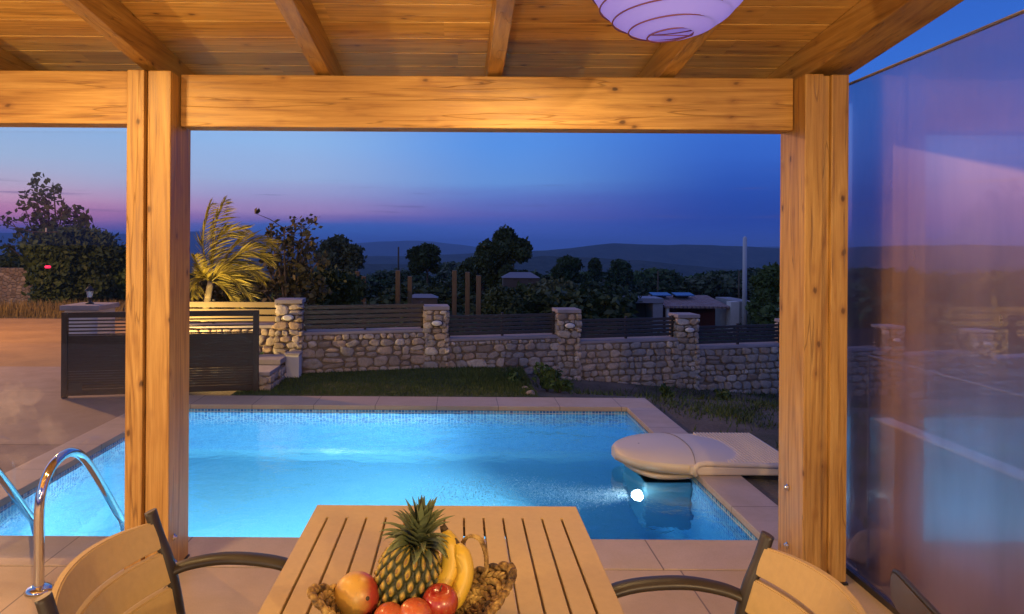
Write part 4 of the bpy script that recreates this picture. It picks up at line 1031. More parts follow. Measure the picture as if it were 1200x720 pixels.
# pineapple
pa = empty('pineapple', at(478, 680, 1.47)); 
tag(pa, 'ripe pineapple with spiky green crown leaning in the basket', 'pineapple')
pa.rotation_euler = (R(2), R(13), 0)
m, g, bs = mat('pineapple_skin', 0.55); p = coords(g); M_pin = m
at_ = g.a('ShaderNodeAttribute', attribute_name='eye'); e_ = at_.outputs['Fac']; n = g.noise(p, 120, 3)
c = g.ramp(e_, [(0.0, (0.018, 0.024, 0.008)), (0.30, (0.035, 0.045, 0.012)), (0.55, (0.26, 0.19, 0.03)), (0.80, (0.50, 0.34, 0.055)), (1.0, (0.22, 0.12, 0.03))])
g.link(g.mix(g.mr(n, 0.4, 0.8, 0, 0.35), c, (0.10, 0.09, 0.02)), bs.inputs['Base Color']); g.link(g.bump(n, 0.3, 0.002), bs.inputs['Normal'])
def pine_body():
    nu, nv = 300, 150; V = []; E = []
    Hh = 0.084; Rr = 0.063
    N = 17
    for j in range(nv + 1):
        v = j / nv; th = PI * v; z = -Hh * math.cos(th); r0 = Rr * (math.sin(th) ** 0.72 if 0 < v < 1 else 0) * (1 - 0.08 * (v - 0.5))
        for i in range(nu):
            a = 2 * PI * i / nu
            u1 = a * N / (2 * PI) + z / 0.0215 * 0.5; u2 = a * N / (2 * PI) - z / 0.0215 * 0.5
            f1, f2 = abs((u1 % 1) - 0.5) * 2, abs((u2 % 1) - 0.5) * 2
            hsh = math.sin(math.floor(u1) * 12.9898 + math.floor(u2) * 78.233) * 43758.5453; hsh -= math.floor(hsh)
            e = max(0, 1 - (f1 ** 2.6 + f2 ** 2.6) ** (1 / 2.6)); e = min(1, e * (1.05 + 0.45 * hsh))
            bumpv = 0.0085 * (e ** 0.55) + (0.003 if e > 0.9 else 0)
            fade = min(1, math.sin(th) * 2)
            r_ = r0 + bumpv * fade
            V.append((r_ * math.cos(a), r_ * math.sin(a), z)); E.append(e)
    Fc = []
    for j in range(nv):
        for i in range(nu):
            Fc.append((j * nu + i, j * nu + (i + 1) % nu, (j + 1) * nu + (i + 1) % nu, (j + 1) * nu + i))
    me = bpy.data.meshes.new('pine'); me.from_pydata(V, [], Fc)
    at2 = me.attributes.new('eye', 'FLOAT', 'POINT'); at2.data.foreach_set('value', E)
    for q in me.polygons: q.use_smooth = True
    return me
obj('body', pine_body(), M_pin, pa)
L_pin = leafmat('pineapple_leaf', (0.09, 0.12, 0.055), (0.25, 0.28, 0.14), 0.45)
b = bmn(); rp = random.Random(11)
def blade(b, base, ang, L, w, lift, curl):
    n = 9; A = []; 
    for k in range(n + 1):
        t_ = k / n; el_ = lift - curl * t_ * t_
        if k == 0: P0 = Vector(base); 
        else: P0 = P0 + Vector((math.cos(ang) * math.cos(el_), math.sin(ang) * math.cos(el_), math.sin(el_))) * L / n
        ww = w * (1 - t_ ** 1.6) + 0.0004
        sd = Vector((-math.sin(ang), math.cos(ang), 0)); nn = Vector((-math.cos(ang) * math.sin(el_), -math.sin(ang) * math.sin(el_), math.cos(el_)))
        A.append((b.verts.new(P0 - sd * ww + nn * ww * 0.45), b.verts.new(P0), b.verts.new(P0 + sd * ww + nn * ww * 0.45)))
    for a, c_ in zip(A, A[1:]):
        for q in (0, 1):
            f = b.faces.new((a[q], a[q + 1], c_[q + 1], c_[q])); f.smooth = True
for ring in range(9):
    nL = 8; z = 0.073 + ring * 0.0050
    for k in range(nL):
        a = 2 * PI * (k / nL + ring * 0.382) + rp.uniform(-0.1, 0.1); t_ = ring / 8
        lift = R(18 + 62 * t_) + rp.uniform(-0.16, 0.16); L = 0.046 + 0.030 * math.sin(PI * (t_ * 0.7 + 0.1)) + rp.uniform(-0.010, 0.012)
        blade(b, (0.014 * math.cos(a) * (1.2 - t_), 0.014 * math.sin(a) * (1.2 - t_), z), a, L, 0.0150 - 0.0040 * t_, lift, R(80) * (1 - t_) - 0.05)
obj('crown', b, L_pin, pa)

# bananas
def banmat():
    m, g, b = mat('banana_skin', 0.42); p = coords(g); n = g.noise(p, 60, 4, 0.6); n2 = g.noise(p, 14, 3)
    c = g.mix(g.mr(n2, 0.4, 0.7, 0, 0.5), (0.66, 0.44, 0.045), (0.52, 0.38, 0.05)); c = g.mix(g.mr(n, 0.66, 0.72, 0, 0.7), c, (0.12, 0.06, 0.015))
    g.link(c, b.inputs['Base Color']); return m
M_ban = banmat(); M_tip = plain('banana_tip', (0.07, 0.045, 0.02), 0.8, 0.3, 30)
def banana(pts, r_, label):
    P = [Vector(p) for p in pts]; o0 = P[0]
    e = empty('banana', o0); tag(e, label, 'banana', 'bananas in the basket')
    sp_ = spline([p - o0 for p in P], 7); n = len(sp_)
    rad = []
    for k in range(n):
        t_ = k / (n - 1); rad.append(r_ * (0.30 + 0.70 * min(1, math.sin(PI * (0.06 + 0.90 * t_)) * 1.7)))
    b = bmn(); tube(b, sp_, rad, 6, flat=(1, 1.05)); bmesh.ops.bevel(b, geom=[x for x in b.edges], offset=r_ * 0.16, segments=2, affect='EDGES') if False else None
    o = obj('skin', b, M_ban, e); md = o.modifiers.new('s', 'SUBSURF'); md.levels = 2; md.render_levels = 2
    b = bmn(); dv = (sp_[-1] - sp_[-2]).normalized(); tube(b, [sp_[-1] - dv * 0.002, sp_[-1] + dv * 0.012], [r_ * 0.36, r_ * 0.25], 8); obj('tip', b, M_tip, e)
banana([at(502, 706, 1.43), at(516, 692, 1.45), at(528, 668, 1.475), at(529, 645, 1.495), at(521, 622, 1.51)], 0.0265, 'left banana, taller, leaning against the pineapple')
banana([at(527, 714, 1.42), at(538, 694, 1.44), at(545, 674, 1.46), at(543, 655, 1.475), at(535, 638, 1.49)], 0.0220, 'right banana, shorter, next to the basket handle')

def fruit(name, label, px, py, Yd, r_, m, sq=0.92, dimple=True, rot=(0, 0, 0), cat=None, group=None, stem=True):
    c_ = at(px, py, Yd); e = empty(name, c_); e.rotation_euler = rot; tag(e, label, cat or name, group)
    prof = []
    for k in range(33):
        th = PI * k / 32; rr_ = r_ * math.sin(th); z = -r_ * sq * math.cos(th)
        if dimple:
            q = math.exp(-(rr_ / (0.36 * r_)) ** 2); z -= (1 if z > 0 else -0.5) * 0.20 * r_ * q
            rr_ *= 1 + 0.05 * math.cos(th) * -1
        prof.append((rr_ if 0 < k < 32 else 0, z))
    b = bmn(); lathe(b, prof, 40); obj('flesh', b, m, e)
    if stem:
        b = bmn(); tube(b, [(0, 0, r_ * sq * 0.74), (0.002, 0, r_ * sq * 0.95), (0.005, 0.001, r_ * sq * 1.12)], 0.0016, 6); obj('stem', b, M_tip, e)
    return e
def applemat(name, ca, cb, sharp=(0.35, 0.65), seed=0.0):
    m, g, b = mat(name, 0.32); p = coords(g); v = g.mapping(p, loc=(seed, seed * 2, 0))
    n = g.noise(g.mapping(v, scale=(1, 1, 0.35)), 22, 3, 0.5); n2 = g.noise(g.mapping(v, scale=(3, 3, 0.4)), 60, 4, 0.6); n3 = g.noise(p, 260, 1)
    f = g.math('ADD', g.math('MULTIPLY', n, 0.6), g.math('MULTIPLY', n2, 0.4))
    c = g.mix(g.mr(f, *sharp), ca, cb); c = g.mix(g.mr(n3, 0.68, 0.74, 0, 0.5), c, (0.6, 0.4, 0.2))
    g.link(c, b.inputs['Base Color']); b.inputs['Coat Weight'].default_value = 0.3; b.inputs['Coat Roughness'].default_value = 0.15; return m
M_ap = applemat('apple_red', (0.30, 0.010, 0.012), (0.46, 0.12, 0.035), (0.42, 0.72)); M_pe = applemat('nectarine_skin', (0.38, 0.030, 0.020), (0.55, 0.18, 0.05), (0.30, 0.75), 3)
# mango: yellow with red cheek to the right
m, g, bs = mat('mango_skin', 0.4); p = coords(g); MQ = Vector((0.55, -0.78, 0.28)).normalized().to_track_quat('Z', 'Y')
ml = MQ.inverted() @ Vector((1, 0.15, -0.25)).normalized(); dt = g.a('ShaderNodeVectorMath', operation='DOT_PRODUCT'); g.link(p, dt.inputs[0]); dt.inputs[1].default_value = ml; x_ = dt.outputs['Value']
n = g.noise(p, 25, 4); f = g.math('ADD', g.math('MULTIPLY', x_, 22.0), g.math('MULTIPLY', g.math('SUBTRACT', n, 0.5), 1.2))
c = g.mix(g.mr(f, -0.15, 0.55, smooth=True), (0.52, 0.30, 0.060), (0.36, 0.045, 0.028)); c = g.mix(g.mr(g.noise(p, 220, 1), 0.66, 0.74, 0, 0.4), c, (0.35, 0.2, 0.04))
g.link(c, bs.inputs['Base Color']); M_mango = m
mg = fruit('mango', 'yellow mango with red cheek at the left end of the basket', 418, 698, 1.44, 0.047, M_mango, 1.10, False, MQ.to_euler(), stem=False)
b = bmn(); lathe(b, [(0, 0), (0.005, 0.0), (0.004, 0.002), (0, 0.0025)], 10, Matrix.Translation((0, 0, 0.0505))); obj('stem_scar', b, M_tip, mg)
fruit('apple', 'shiny red apple below the bananas', 516, 706, 1.40, 0.0370, M_ap, 0.92, True, (R(12), R(-6), 0.3))
fruit('nectarine', 'orange red nectarine between the apple and a paler one', 487, 722, 1.37, 0.035, M_pe, 0.95, False, (R(10), R(20), 1.2), stem=False, group='nectarines in the basket')
fruit('nectarine', 'nectarine at the front left, next to the mango', 456, 727, 1.37, 0.034, M_pe, 0.95, False, (R(-20), R(10), 2.2), stem=False, group='nectarines in the basket')

# ================================================================== VEGETATION
def leaves_mesh(name, centers, radii, n, size, m, seed=0, shell=0.55, elong=1.8):
    r4 = np.random.default_rng(seed); centers = np.array(centers, float); radii = np.array(radii, float)
    wts = (radii.mean(axis=1) ** 2 if radii.ndim > 1 else radii ** 2); wts = wts / wts.sum()
    idx = r4.choice(len(centers), n, p=wts)
    dv = r4.normal(size=(n, 3)); dv /= np.linalg.norm(dv, axis=1)[:, None]
    rad = (shell + (1 - shell) * r4.random(n)) ** 0.7 * (1 + np.abs(r4.normal(0, 0.22, n)) * (r4.random(n) < 0.5))
    rr_ = radii[idx] if radii.ndim > 1 else np.repeat(radii[idx][:, None], 3, 1)
    P = centers[idx] + dv * rr_ * rad[:, None]
    a = r4.normal(size=(n, 3)); a /= np.linalg.norm(a, axis=1)[:, None]
    bb = np.cross(a, r4.normal(size=(n, 3))); bb /= np.linalg.norm(bb, axis=1)[:, None]
    s = size * r4.uniform(0.6, 1.3, n)[:, None]
    V = np.empty((n, 4, 3)); V[:, 0] = P - a * s * elong / 2; V[:, 1] = P + bb * s * 0.5; V[:, 2] = P + a * s * elong / 2; V[:, 3] = P - bb * s * 0.5
    me = bpy.data.meshes.new(name); me.vertices.add(4 * n); me.vertices.foreach_set('co', V.reshape(-1))
    me.loops.add(4 * n); me.loops.foreach_set('vertex_index', np.arange(4 * n)); me.polygons.add(n)
    me.polygons.foreach_set('loop_start', np.arange(0, 4 * n, 4)); me.polygons.foreach_set('loop_total', np.full(n, 4)); me.update(calc_edges=True)
    me.materials.append(m); return me
def limbs(tips, base_z, trunk_r, seed, height):
    r5 = random.Random(seed); b = bmn(); fork = Vector((0, 0, height * 0.30))
    tube(b, spline([(0, 0, base_z), (r5.uniform(-.03, .03) * height, 0, height * 0.15), fork], 4), [trunk_r * (1 - 0.3 * k / 8) for k in range(9)], 8)
    for t_ in tips:
        t_ = Vector(t_); mid = fork.lerp(t_, 0.5) + Vector((r5.uniform(-.1, .1), r5.uniform(-.1, .1), 0.05)) * height
        pts = spline([fork, mid, t_], 4); tube(b, pts, [trunk_r * 0.55 * (1 - 0.85 * k / 8) for k in range(9)], 5)
    return b
def tree(name, label, px, pytop, Y, wpx, m, seed, n=5000, leaf=0.12, kind='round', group=None, pybase=None, cat='tree'):
    top = at(px, pytop, Y); x = top.x; zb = gh(x, Y) if pybase is None else at(px, pybase, Y).z
    H = top.z - zb; w = wpx * Y / F / 2; r5 = random.Random(seed)
    cs_, rs = [], []
    nC = 30
    for k in range(nC):
        if kind == 'round':
            a = r5.uniform(0, 2 * PI); q = r5.random() ** 0.5 * 0.72; zz = r5.uniform(0.36, 0.86)
            wz = math.sqrt(max(0.05, 1 - ((zz - 0.55) / 0.48) ** 2)); cs_.append((w * q * wz * math.cos(a), w * q * wz * math.sin(a), H * zz)); s = r5.uniform(0.14, 0.34); rs.append((w * s, w * s, min(w * s * 0.8, H * 0.13)))
        elif kind == 'bush':
            a = r5.uniform(0, 2 * PI); q = r5.random() ** 0.5 * 0.75; zz = r5.uniform(0.10, 0.85)
            wz = math.sqrt(max(0.05, 1 - ((zz - 0.2) / 0.85) ** 2)); cs_.append((w * q * wz * math.cos(a), w * q * wz * math.sin(a), H * zz)); s = r5.uniform(0.15, 0.36); rs.append((w * s, w * s, min(w * s * 0.85, H * 0.18)))
        elif kind == 'cypress':
            zz = 0.1 + 0.85 * (k / nC); s = w * (math.sin(PI * (0.12 + 0.85 * (1 - zz)) ) ** 0.7); cs_.append((r5.uniform(-.2, .2) * w, r5.uniform(-.2, .2) * w, H * zz)); rs.append((s, s, H * 0.09))
        elif kind == 'umbrella':
            a = r5.uniform(0, 2 * PI); q = r5.random() ** 0.5 * 0.72; zz = r5.uniform(0.62, 0.90) - 0.12 * q; cs_.append((w * q * math.cos(a), w * q * math.sin(a), H * zz)); s = r5.uniform(0.22, 0.38); rs.append((w * s, w * s, H * 0.10))
    cs_.append((0, 0, H * 0.86)); rs.append((w * 0.34, w * 0.34, H * 0.13))
    e = empty(name, (x, Y, zb)); tag(e, label, cat, group)
    obj('trunk', limbs(cs_[:9], -0.3, max(0.03, H * 0.028), seed, H), M_bark, e)
    obj('crown', leaves_mesh('crown', cs_, rs, n, leaf, m, seed), None, e)
    return e
# featured vegetation
T1 = tree('leafy_tree', 'big dark leafy tree above the road left of the left post', 88, 268, 17.6, 130, L_dark, 21, 45000, 0.085, 'bush', pybase=380)
tree('leafy_tree', 'lower dark tree spreading at the far left edge of the photo', 2, 300, 21.0, 110, L_dark, 22, 24000, 0.10, 'bush', pybase=378)
tree('leafy_tree', 'dark tree half hidden behind the left timber post', 160, 288, 19.0, 110, L_mid, 23, 24000, 0.09, 'bush', pybase=378)
def sprigs(px, pyb, Y, tips, m, label, name='tall_shrub', leaf=0.10, seed=3, per=26):
    base = at(px, pyb, Y); e = empty(name, base); tag(e, label, 'shrub'); b = bmn(); cs_, rs = [], []; r6 = random.Random(seed)
    for (tx, ty) in tips:
        t_ = at(tx, ty, Y + r6.uniform(-0.4, 0.4)) - base; mid = t_ * 0.5 + Vector((r6.uniform(-.1, .1), r6.uniform(-.1, .1), 0.1)) * t_.length * 0.4
        pts = spline([(0, 0, -0.2), mid, t_], 6); L = len(pts); tube(b, pts, [0.030 * Y / 12 * (1 - 0.85 * k / L) for k in range(L)], 5)
        for k in range(5, L): cs_.append(pts[k] + Vector((r6.gauss(0, .08), r6.gauss(0, .08), r6.gauss(0, .08))) * Y / 12); rs.append(0.14 * Y / 12 * r6.uniform(0.5, 1.2))
        for q in range(4):
            st = pts[r6.randint(4, L - 1)]; en = st + Vector((r6.gauss(0, 1), r6.gauss(0, .6), abs(r6.gauss(0, .8)))) * 0.25 * Y / 12; tube(b, [st, (st + en) / 2 + Vector((0, 0, .03)), en], [0.009 * Y / 12, 0.006 * Y / 12, 0.003 * Y / 12], 4)
            cs_.append(en); rs.append(0.09 * Y / 12)
    obj('branches', b, M_bark, e); obj('leaves', leaves_mesh('leaves', cs_, rs, per * len(cs_), leaf, m, seed, 0.2, 1.5), None, e); return e
sprigs(68, 352, 19.5, [(28, 240), (38, 222), (52, 226), (62, 214), (75, 232), (88, 250), (102, 262), (15, 262), (45, 255), (60, 262), (80, 268), (112, 275), (5, 285), (125, 290)], L_dark, 'tall thin branched shrub standing out against the pink sky', leaf=0.12, seed=9, per=11)
sprigs(338, 372, 11.5, [(322, 285), (333, 268), (345, 272), (358, 262), (366, 285), (374, 305), (310, 300), (352, 300), (330, 320), (300, 335), (315, 275), (380, 330), (362, 325), (345, 335)], L_brown, 'bare twiggy fig like shrub right of the palm', leaf=0.07, seed=5, per=8)
tree('background_bush', 'dark bush behind the palm and the tan fence', 270, 322, 12.5, 110, L_brown, 31, 16000, 0.06, 'bush', pybase=375, cat='bush')
tree('background_bush', 'brownish bush between the twiggy shrub and the first brown post', 385, 315, 13.5, 90, L_dark, 32, 16000, 0.06, 'bush', pybase=380, cat='bush')
tree('feathery_tree', 'light feathery tree before the far hills left of the brown posts', 398, 276, 34, 62, L_olive, 33, 9000, 0.12, 'round', pybase=345)
tree('round_tree', 'round dark tree silhouetted on the hills above the brown posts', 501, 286, 42, 48, L_dark, 34, 15000, 0.13, 'round', pybase=335)
tree('leafy_tree', 'large leafy tree in the middle, tallest against the sky', 592, 268, 34, 74, L_dark, 35, 26000, 0.14, 'round', pybase=368)
tree('leafy_tree', 'bushy tree at the left foot of the tallest tree', 562, 300, 38, 60, L_dark, 36, 14000, 0.15, 'bush', pybase=365)
tree('cypress_tree', 'narrow dark cypress right of the pale blue roof', 697, 303, 62, 14, L_dark, 37, 6000, 0.18, 'cypress', pybase=345)
tree('cypress_tree', 'wider pointed cypress above the flat shed roof', 726, 305, 58, 24, L_dark, 38, 8000, 0.18, 'cypress', pybase=350)
tree('leafy_tree', 'rounded tree between the cypress and the pale blue roof', 664, 301, 50, 52, L_dark, 39, 14000, 0.17, 'round', pybase=352)
tree('olive_tree', 'olive tree with grey green crown left of the shed', 655, 330, 24, 95, L_olive, 40, 22000, 0.09, 'bush', pybase=392)
tree('olive_tree', 'dark olive tree right of the last brown post', 600, 338, 20, 85, L_dark, 41, 22000, 0.08, 'bush', pybase=388)
tree('leafy_tree', 'dense bush tree right of the red building by the timber post', 908, 310, 32, 70, L_mid, 42, 16000, 0.11, 'bush', pybase=392)
tree('leafy_tree', 'dim broad tree behind the glass screen near the post', 1040, 318, 30, 120, L_dark, 43, 8000, 0.20, 'bush', pybase=400)
tree('leafy_tree', 'dim broad tree at the right edge behind the glass', 1170, 322, 26, 120, L_mid, 44, 8000, 0.18, 'bush', pybase=400)
# rank and file of the valley trees: five source meshes, copied
src = []
for k, (kd, mm) in enumerate((('bush', L_dark), ('round', L_dark), ('bush', L_olive), ('round', L_mid), ('umbrella', L_dark))):
    e = tree('valley_tree', '', 500, 300, 60, 60, mm, 60 + k, 7000, 0.17, kd, pybase=340); src.append(e)
used_ = [False] * 5
rv = random.Random(77)
tl_ = []
rows = [(22, 16, 345, 330), (30, 18, 334, 352), (42, 20, 328, 345), (60, 22, 320, 335), (90, 24, 315, 328), (140, 26, 311, 320)]
kinds_ = ['dark bushy tree', 'dark round topped tree', 'grey green bushy tree', 'green round topped tree', 'flat topped tree']
ncopy = 0
def clear_zone(px, Y): return (700 < px < 900 and Y < 50) or (Y < 26 and 395 < px < 580) or (Y < 24 and px > 690)
for (Yr, nn, top_, _) in rows:
    for q in range(nn):
        px = -60 + 1330 * (q + rv.uniform(-0.35, 0.35)) / nn; Yd = Yr * rv.uniform(0.88, 1.12)
        if clear_zone(px, Yd) or (px < 390 and Yd < 27): continue
        k = rv.randrange(5)
        pt = top_ + rv.uniform(-5, 9); tp = at(px, pt, Yd); zb = gh(tp.x, Yd) - 0.2; H = tp.z - zb
        if H < 0.8: H = 1.2 + rv.random()
        H = min(H, 6.5 + rv.random() * 2); 
        base = src[k]
        if not used_[k]: e = base; used_[k] = True
        else: e = copy_tree(base)
        h0 = 3.75
        s = H / (60 * 40 / F); wsc = s * rv.uniform(0.9, 1.5)
        e.location = (tp.x, Yd, zb); e.scale = (wsc, wsc, s); e.rotation_euler = (0, 0, rv.uniform(0, 6.28))
        tl_.append((e, px, Yd, k)); ncopy += 1
for (e, px, Yd, k) in tl_:
    tag(e, 'one of many similar %ss in the dark valley beyond the wall' % kinds_[k], 'tree', 'valley trees, %s kind' % kinds_[k])
for k, e in enumerate(src):
    if not used_[k]:
        for ch in list(e.children): bpy.data.objects.remove(ch)
        bpy.data.objects.remove(e)
# undergrowth behind wall (mass)
cs_ = []; rs = []
for _ in range(420):
    x = rng.uniform(-7, 30); y = wallY(min(x, 9)) + rng.uniform(1.2, 26)
    if x < -2.3 and y < 16: continue
    r_ = rng.uniform(0.25, 0.8); cs_.append((x, y, gh(x, y) + r_ * 0.3)); rs.append((r_ * 1.3, r_ * 1.3, r_ * 0.8))
me = leaves_mesh('undergrowth', cs_, rs, 110000, 0.075, L_mid, 5); tag(obj('undergrowth', me), 'dark scrub filling the slope behind the garden wall', 'scrub', kind='stuff')

# palm
def palm():
    base = at(237, 384, 9.0); base.z = -0.05
    e = empty('palm_tree', base); tag(e, 'wind blown palm lit golden from below behind the tan fence', 'palm')
    crown = at(247, 330, 9.0) - base; crown0 = at(240, 345, 9.0) - base
    b = bmn(); pts = spline([(0, 0, 0), crown0 * 0.55, crown], 6); tube(b, pts, [0.065 - 0.028 * k / len(pts) for k in range(len(pts))], 10); obj('trunk', b, M_palmtrunk, e)
    r7 = random.Random(4)
    tips = [((238, 285), (246, 240), 1), ((250, 275), (262, 236), 1), ((262, 290), (300, 262), 1), ((280, 285), (322, 285), 1), ((285, 295), (318, 305), 1),
            ((275, 305), (308, 328), 1), ((265, 322), (296, 348), 1), ((260, 335), (280, 360), .8), ((232, 300), (227, 262), .8), ((232, 325), (226, 345), .7), ((290, 275), (328, 300), 1), ((256, 280), (288, 268), 1), ((236, 318), (228, 300), .7), ((258, 318), (300, 316), 1)]
    for i, (mp, tp, sc_) in enumerate(tips):
        dy = r7.uniform(-0.35, 0.35)
        M1 = at(mp[0], mp[1], 9.0 + dy * 0.5) - base; T_ = at(tp[0], tp[1], 9.0 + dy) - base
        if i in (2, 8, 10): continue
        pts = spline([crown, M1, T_], 16); b = bmn(); L = len(pts)
        tube(b, pts, [0.010 * (1 - 0.85 * k / L) + 0.0015 for k in range(L)], 5)
        for k in range(6, L):
            for rep in range(2):
                P0 = pts[k]; tg = (pts[k] - pts[k - 1]).normalized(); t_ = k / L
                for s in (-1, 1):
                    sd = tg.cross(Vector((0, 1, 0.2))).normalized() * s
                    Ln = (0.27 * math.sin(PI * (0.15 + 0.8 * t_)) + 0.05) * sc_ * r7.uniform(0.7, 1.15)
                    dirv = (tg * 0.85 + sd * 0.55 + Vector((0.45, r7.uniform(-.4, .4), -0.15 + r7.uniform(-.15, .15)))).normalized()   # wind to the right
                    Q1 = P0 + dirv * Ln * 0.5; Q2 = P0 + dirv * Ln + Vector((0.08, 0, -0.12)) * Ln
                    w = Vector((r7.uniform(-1, 1), r7.uniform(-1, 1), r7.uniform(-1, 1))).cross(dirv).normalized() * 0.0065
                    vv = [b.verts.new(P0 - w * .5), b.verts.new(P0 + w * .5), b.verts.new(Q1 + w), b.verts.new(Q2), b.verts.new(Q1 - w)]
                    b.faces.new(vv)
        obj('frond', b, L_palm, e)
palm()

# verge with dry grass on the far side of the road
V = []; Fc = []
for _ in range(16000):
    x = rng.uniform(-22, -4.2); y = rng.uniform(14.5, 17.0) ; z = gh(x, y) + 0.25 * sm(14.4, 15.4, y); h = rng.uniform(0.03, 0.14); a = rng.uniform(0, 2 * PI); lx, ly = rng.normal(0, h * 0.6, 2); i = len(V)
    dx, dy = math.cos(a) * 0.018, math.sin(a) * 0.018; V += [(x - dx, y - dy, z - 0.25), (x + dx, y + dy, z - 0.25), (x + lx, y + ly, z + h)]; Fc.append((i, i + 1, i + 2))
L_dry = leafmat('dry_grass', (0.16, 0.12, 0.05), (0.30, 0.23, 0.10))
me = bpy.data.meshes.new('dry_grass'); me.from_pydata(V, [], Fc); tag(obj('dry_grass', me, L_dry), 'dry yellow grass along the far side of the road', 'grass', kind='stuff')
b = bmn(); bbox(b, -16, -9.2, -0.12, 0.12, -0.5, 0.92); o = obj('roadside_wall', b, STONE, loc=(0, 18.4, 0)); tag(o, 'dim grey stone wall beyond the road at the far left', 'wall')
# low plants & rocks
def rock(x, y, s, label, seed, sz=(1, 0.8, 0.65), group=None, z=None):
    r8 = random.Random(seed); b = bmn(); bmesh.ops.create_icosphere(b, subdivisions=4, radius=1.0)
    offs = [(Vector((r8.gauss(0, 1), r8.gauss(0, 1), r8.gauss(0, 1))).normalized(), r8.uniform(0.55, 0.9)) for _ in range(16)]
    for v in b.verts:
        for n_, d_ in offs:
            k = v.co.dot(n_)
            if k > d_: v.co -= n_ * (k - d_) * 0.85
        v.co *= 1 + r8.uniform(-0.012, 0.012)
        v.co = Vector((v.co.x * sz[0] * s, v.co.y * sz[1] * s, v.co.z * sz[2] * s))
    for f in b.faces: f.smooth = True
    o = obj('boulder', b, M_rock, loc=(x, y, (gh(x, y) if z is None else z) + s * sz[2] * 0.45), rot=(0, 0, r8.uniform(0, 6))); tag(o, label, 'rock', group); return o
rock(2.15, 3.45, 0.17, 'pale boulder just right of the right timber post base', 1)
rock(2.30, 3.12, 0.20, 'rounded mossy boulder outside the glass at the bottom right', 2)
rock(2.12, 3.75, 0.14, 'small boulder behind the pale one beside the right post', 3)
rk = [gz(603, 440), gz(608, 447), gz(615, 455), gz(622, 462)]
for k, q in enumerate(rk):
    rock(q.x, q.y, 0.075, 'small edging stone %s at the lawn end' % ['touching the wall', 'second from the wall', 'third from the wall', 'touching the pool coping'][k], 10 + k, (1.1, 0.8, 0.7), 'edging stones at the lawn end')
def small_plant(x, y, h, label, seed, n=260, m=L_mid, leaf=0.035):
    e = empty('low_plant', (x, y, gh(x, y))); tag(e, label, 'plant'); r9 = random.Random(seed); b = bmn(); cs_, rs = [], []
    for k in range(9):
        a = r9.uniform(0, 6.28); t_ = Vector((math.cos(a) * h * 0.7 * r9.random(), math.sin(a) * h * 0.7 * r9.random(), h * r9.uniform(0.4, 1))); tube(b, [(0, 0, -.02), t_ * 0.5 + Vector((0, 0, .02)), t_], [0.005, 0.004, 0.002], 4)
        cs_.append(t_); rs.append(h * 0.24); cs_.append(t_ * 0.6); rs.append(h * 0.18)
    obj('stems', b, M_bark, e); obj('leaves', leaves_mesh('leaves', cs_, rs, n, leaf, m, seed, 0.2), None, e)
q = gz(640, 447); small_plant(q.x, q.y - 0.1, 0.30, 'leafy weed growing by the wall right of the lawn edging', 1, 500)
q = gz(655, 452); small_plant(q.x, q.y, 0.20, 'small weed between the leafy weed and the pool corner', 2)
q = gz(850, 475, -0.3); small_plant(q.x, q.y, 0.18, 'small shrub with pale flowers on the bare soil', 3, 300)
q = gz(600, 446); small_plant(q.x, q.y - 0.05, 0.16, 'small dark plant at the lawn corner beside the edging stones', 4)
q = gz(780, 470, -0.2); small_plant(q.x, q.y, 0.13, 'low weed on the soil right of the pool far corner', 5)
q = gz(318, 420, 0.1); small_plant(-2.55, 8.0, 0.34, 'leafy plant behind the stone planter next to the gate', 6, 500, L_mid)

# ================================================================== FAR BUILDINGS
def box_part(name, x0, x1, y0, y1, z0, z1, m, par, org, bev=0.0):
    b = bmn(); bbox(b, x0 - org[0], x1 - org[0], y0 - org[1], y1 - org[1], z0 - org[2], z1 - org[2], bev); return obj(name, b, m, par)
Yb = 42.0
def PXX(px, Y=Yb): return (px - CX) / F * Y
def PZZ(py, px=800, Y=Yb): return at(px, py, Y).z
gzb = PZZ(396)
o1 = (PXX(745), Yb, gzb)
sh = empty('flat_roof_shed', o1); tag(sh, 'open shed with thin pale flat roof left of the red building', 'shed')
box_part('roof', PXX(713), PXX(776), Yb - 0.4, Yb + 1.6, PZZ(355), PZZ(349.5), M_roofw, sh, o1)
box_part('post', PXX(713.5), PXX(716), Yb - 0.3, Yb - 0.1, gzb, PZZ(354.6), M_roofw, sh, o1)
box_part('side_wall', PXX(764), PXX(775.5), Yb - 0.3, Yb + 1.4, gzb, PZZ(355.2), M_greyp, sh, o1)
box_part('back_wall', PXX(716), PXX(763.8), Yb + 1.3, Yb + 1.4, gzb, PZZ(355.3), M_fence2, sh, o1)
o2 = (PXX(718), Yb + 1, gzb); cab = empty('garden_cabin', (PXX(728), Yb + 0.6, gzb)); tag(cab, 'small greenish cabin standing under the flat shed roof', 'cabin')
M_green = plain('greenish_paint', (0.10, 0.17, 0.14), 0.7, 0.2, 2)
oc = (PXX(728), Yb + 0.6, gzb)
box_part('wall', PXX(720), PXX(738), Yb + 0.3, Yb + 1.0, gzb, PZZ(362), M_green, cab, oc); box_part('roof', PXX(719), PXX(741), Yb + 0.2, Yb + 1.1, PZZ(361.8), PZZ(360), M_roofw, cab, oc)
orr = (PXX(820), Yb, gzb)
rh = empty('red_building', orr); tag(rh, 'low red walled building with tiled lean-to roof and white pillars', 'building')
box_part('wall', PXX(783), PXX(852), Yb + 1.9, Yb + 2.2, gzb, PZZ(356), M_red, rh, orr)
m, g, bs = mat('roof_tiles', 0.8); p = pos(g); n = g.noise(p, 2.5, 4, 0.7); x_, y_3, z_ = g.xyz(p)
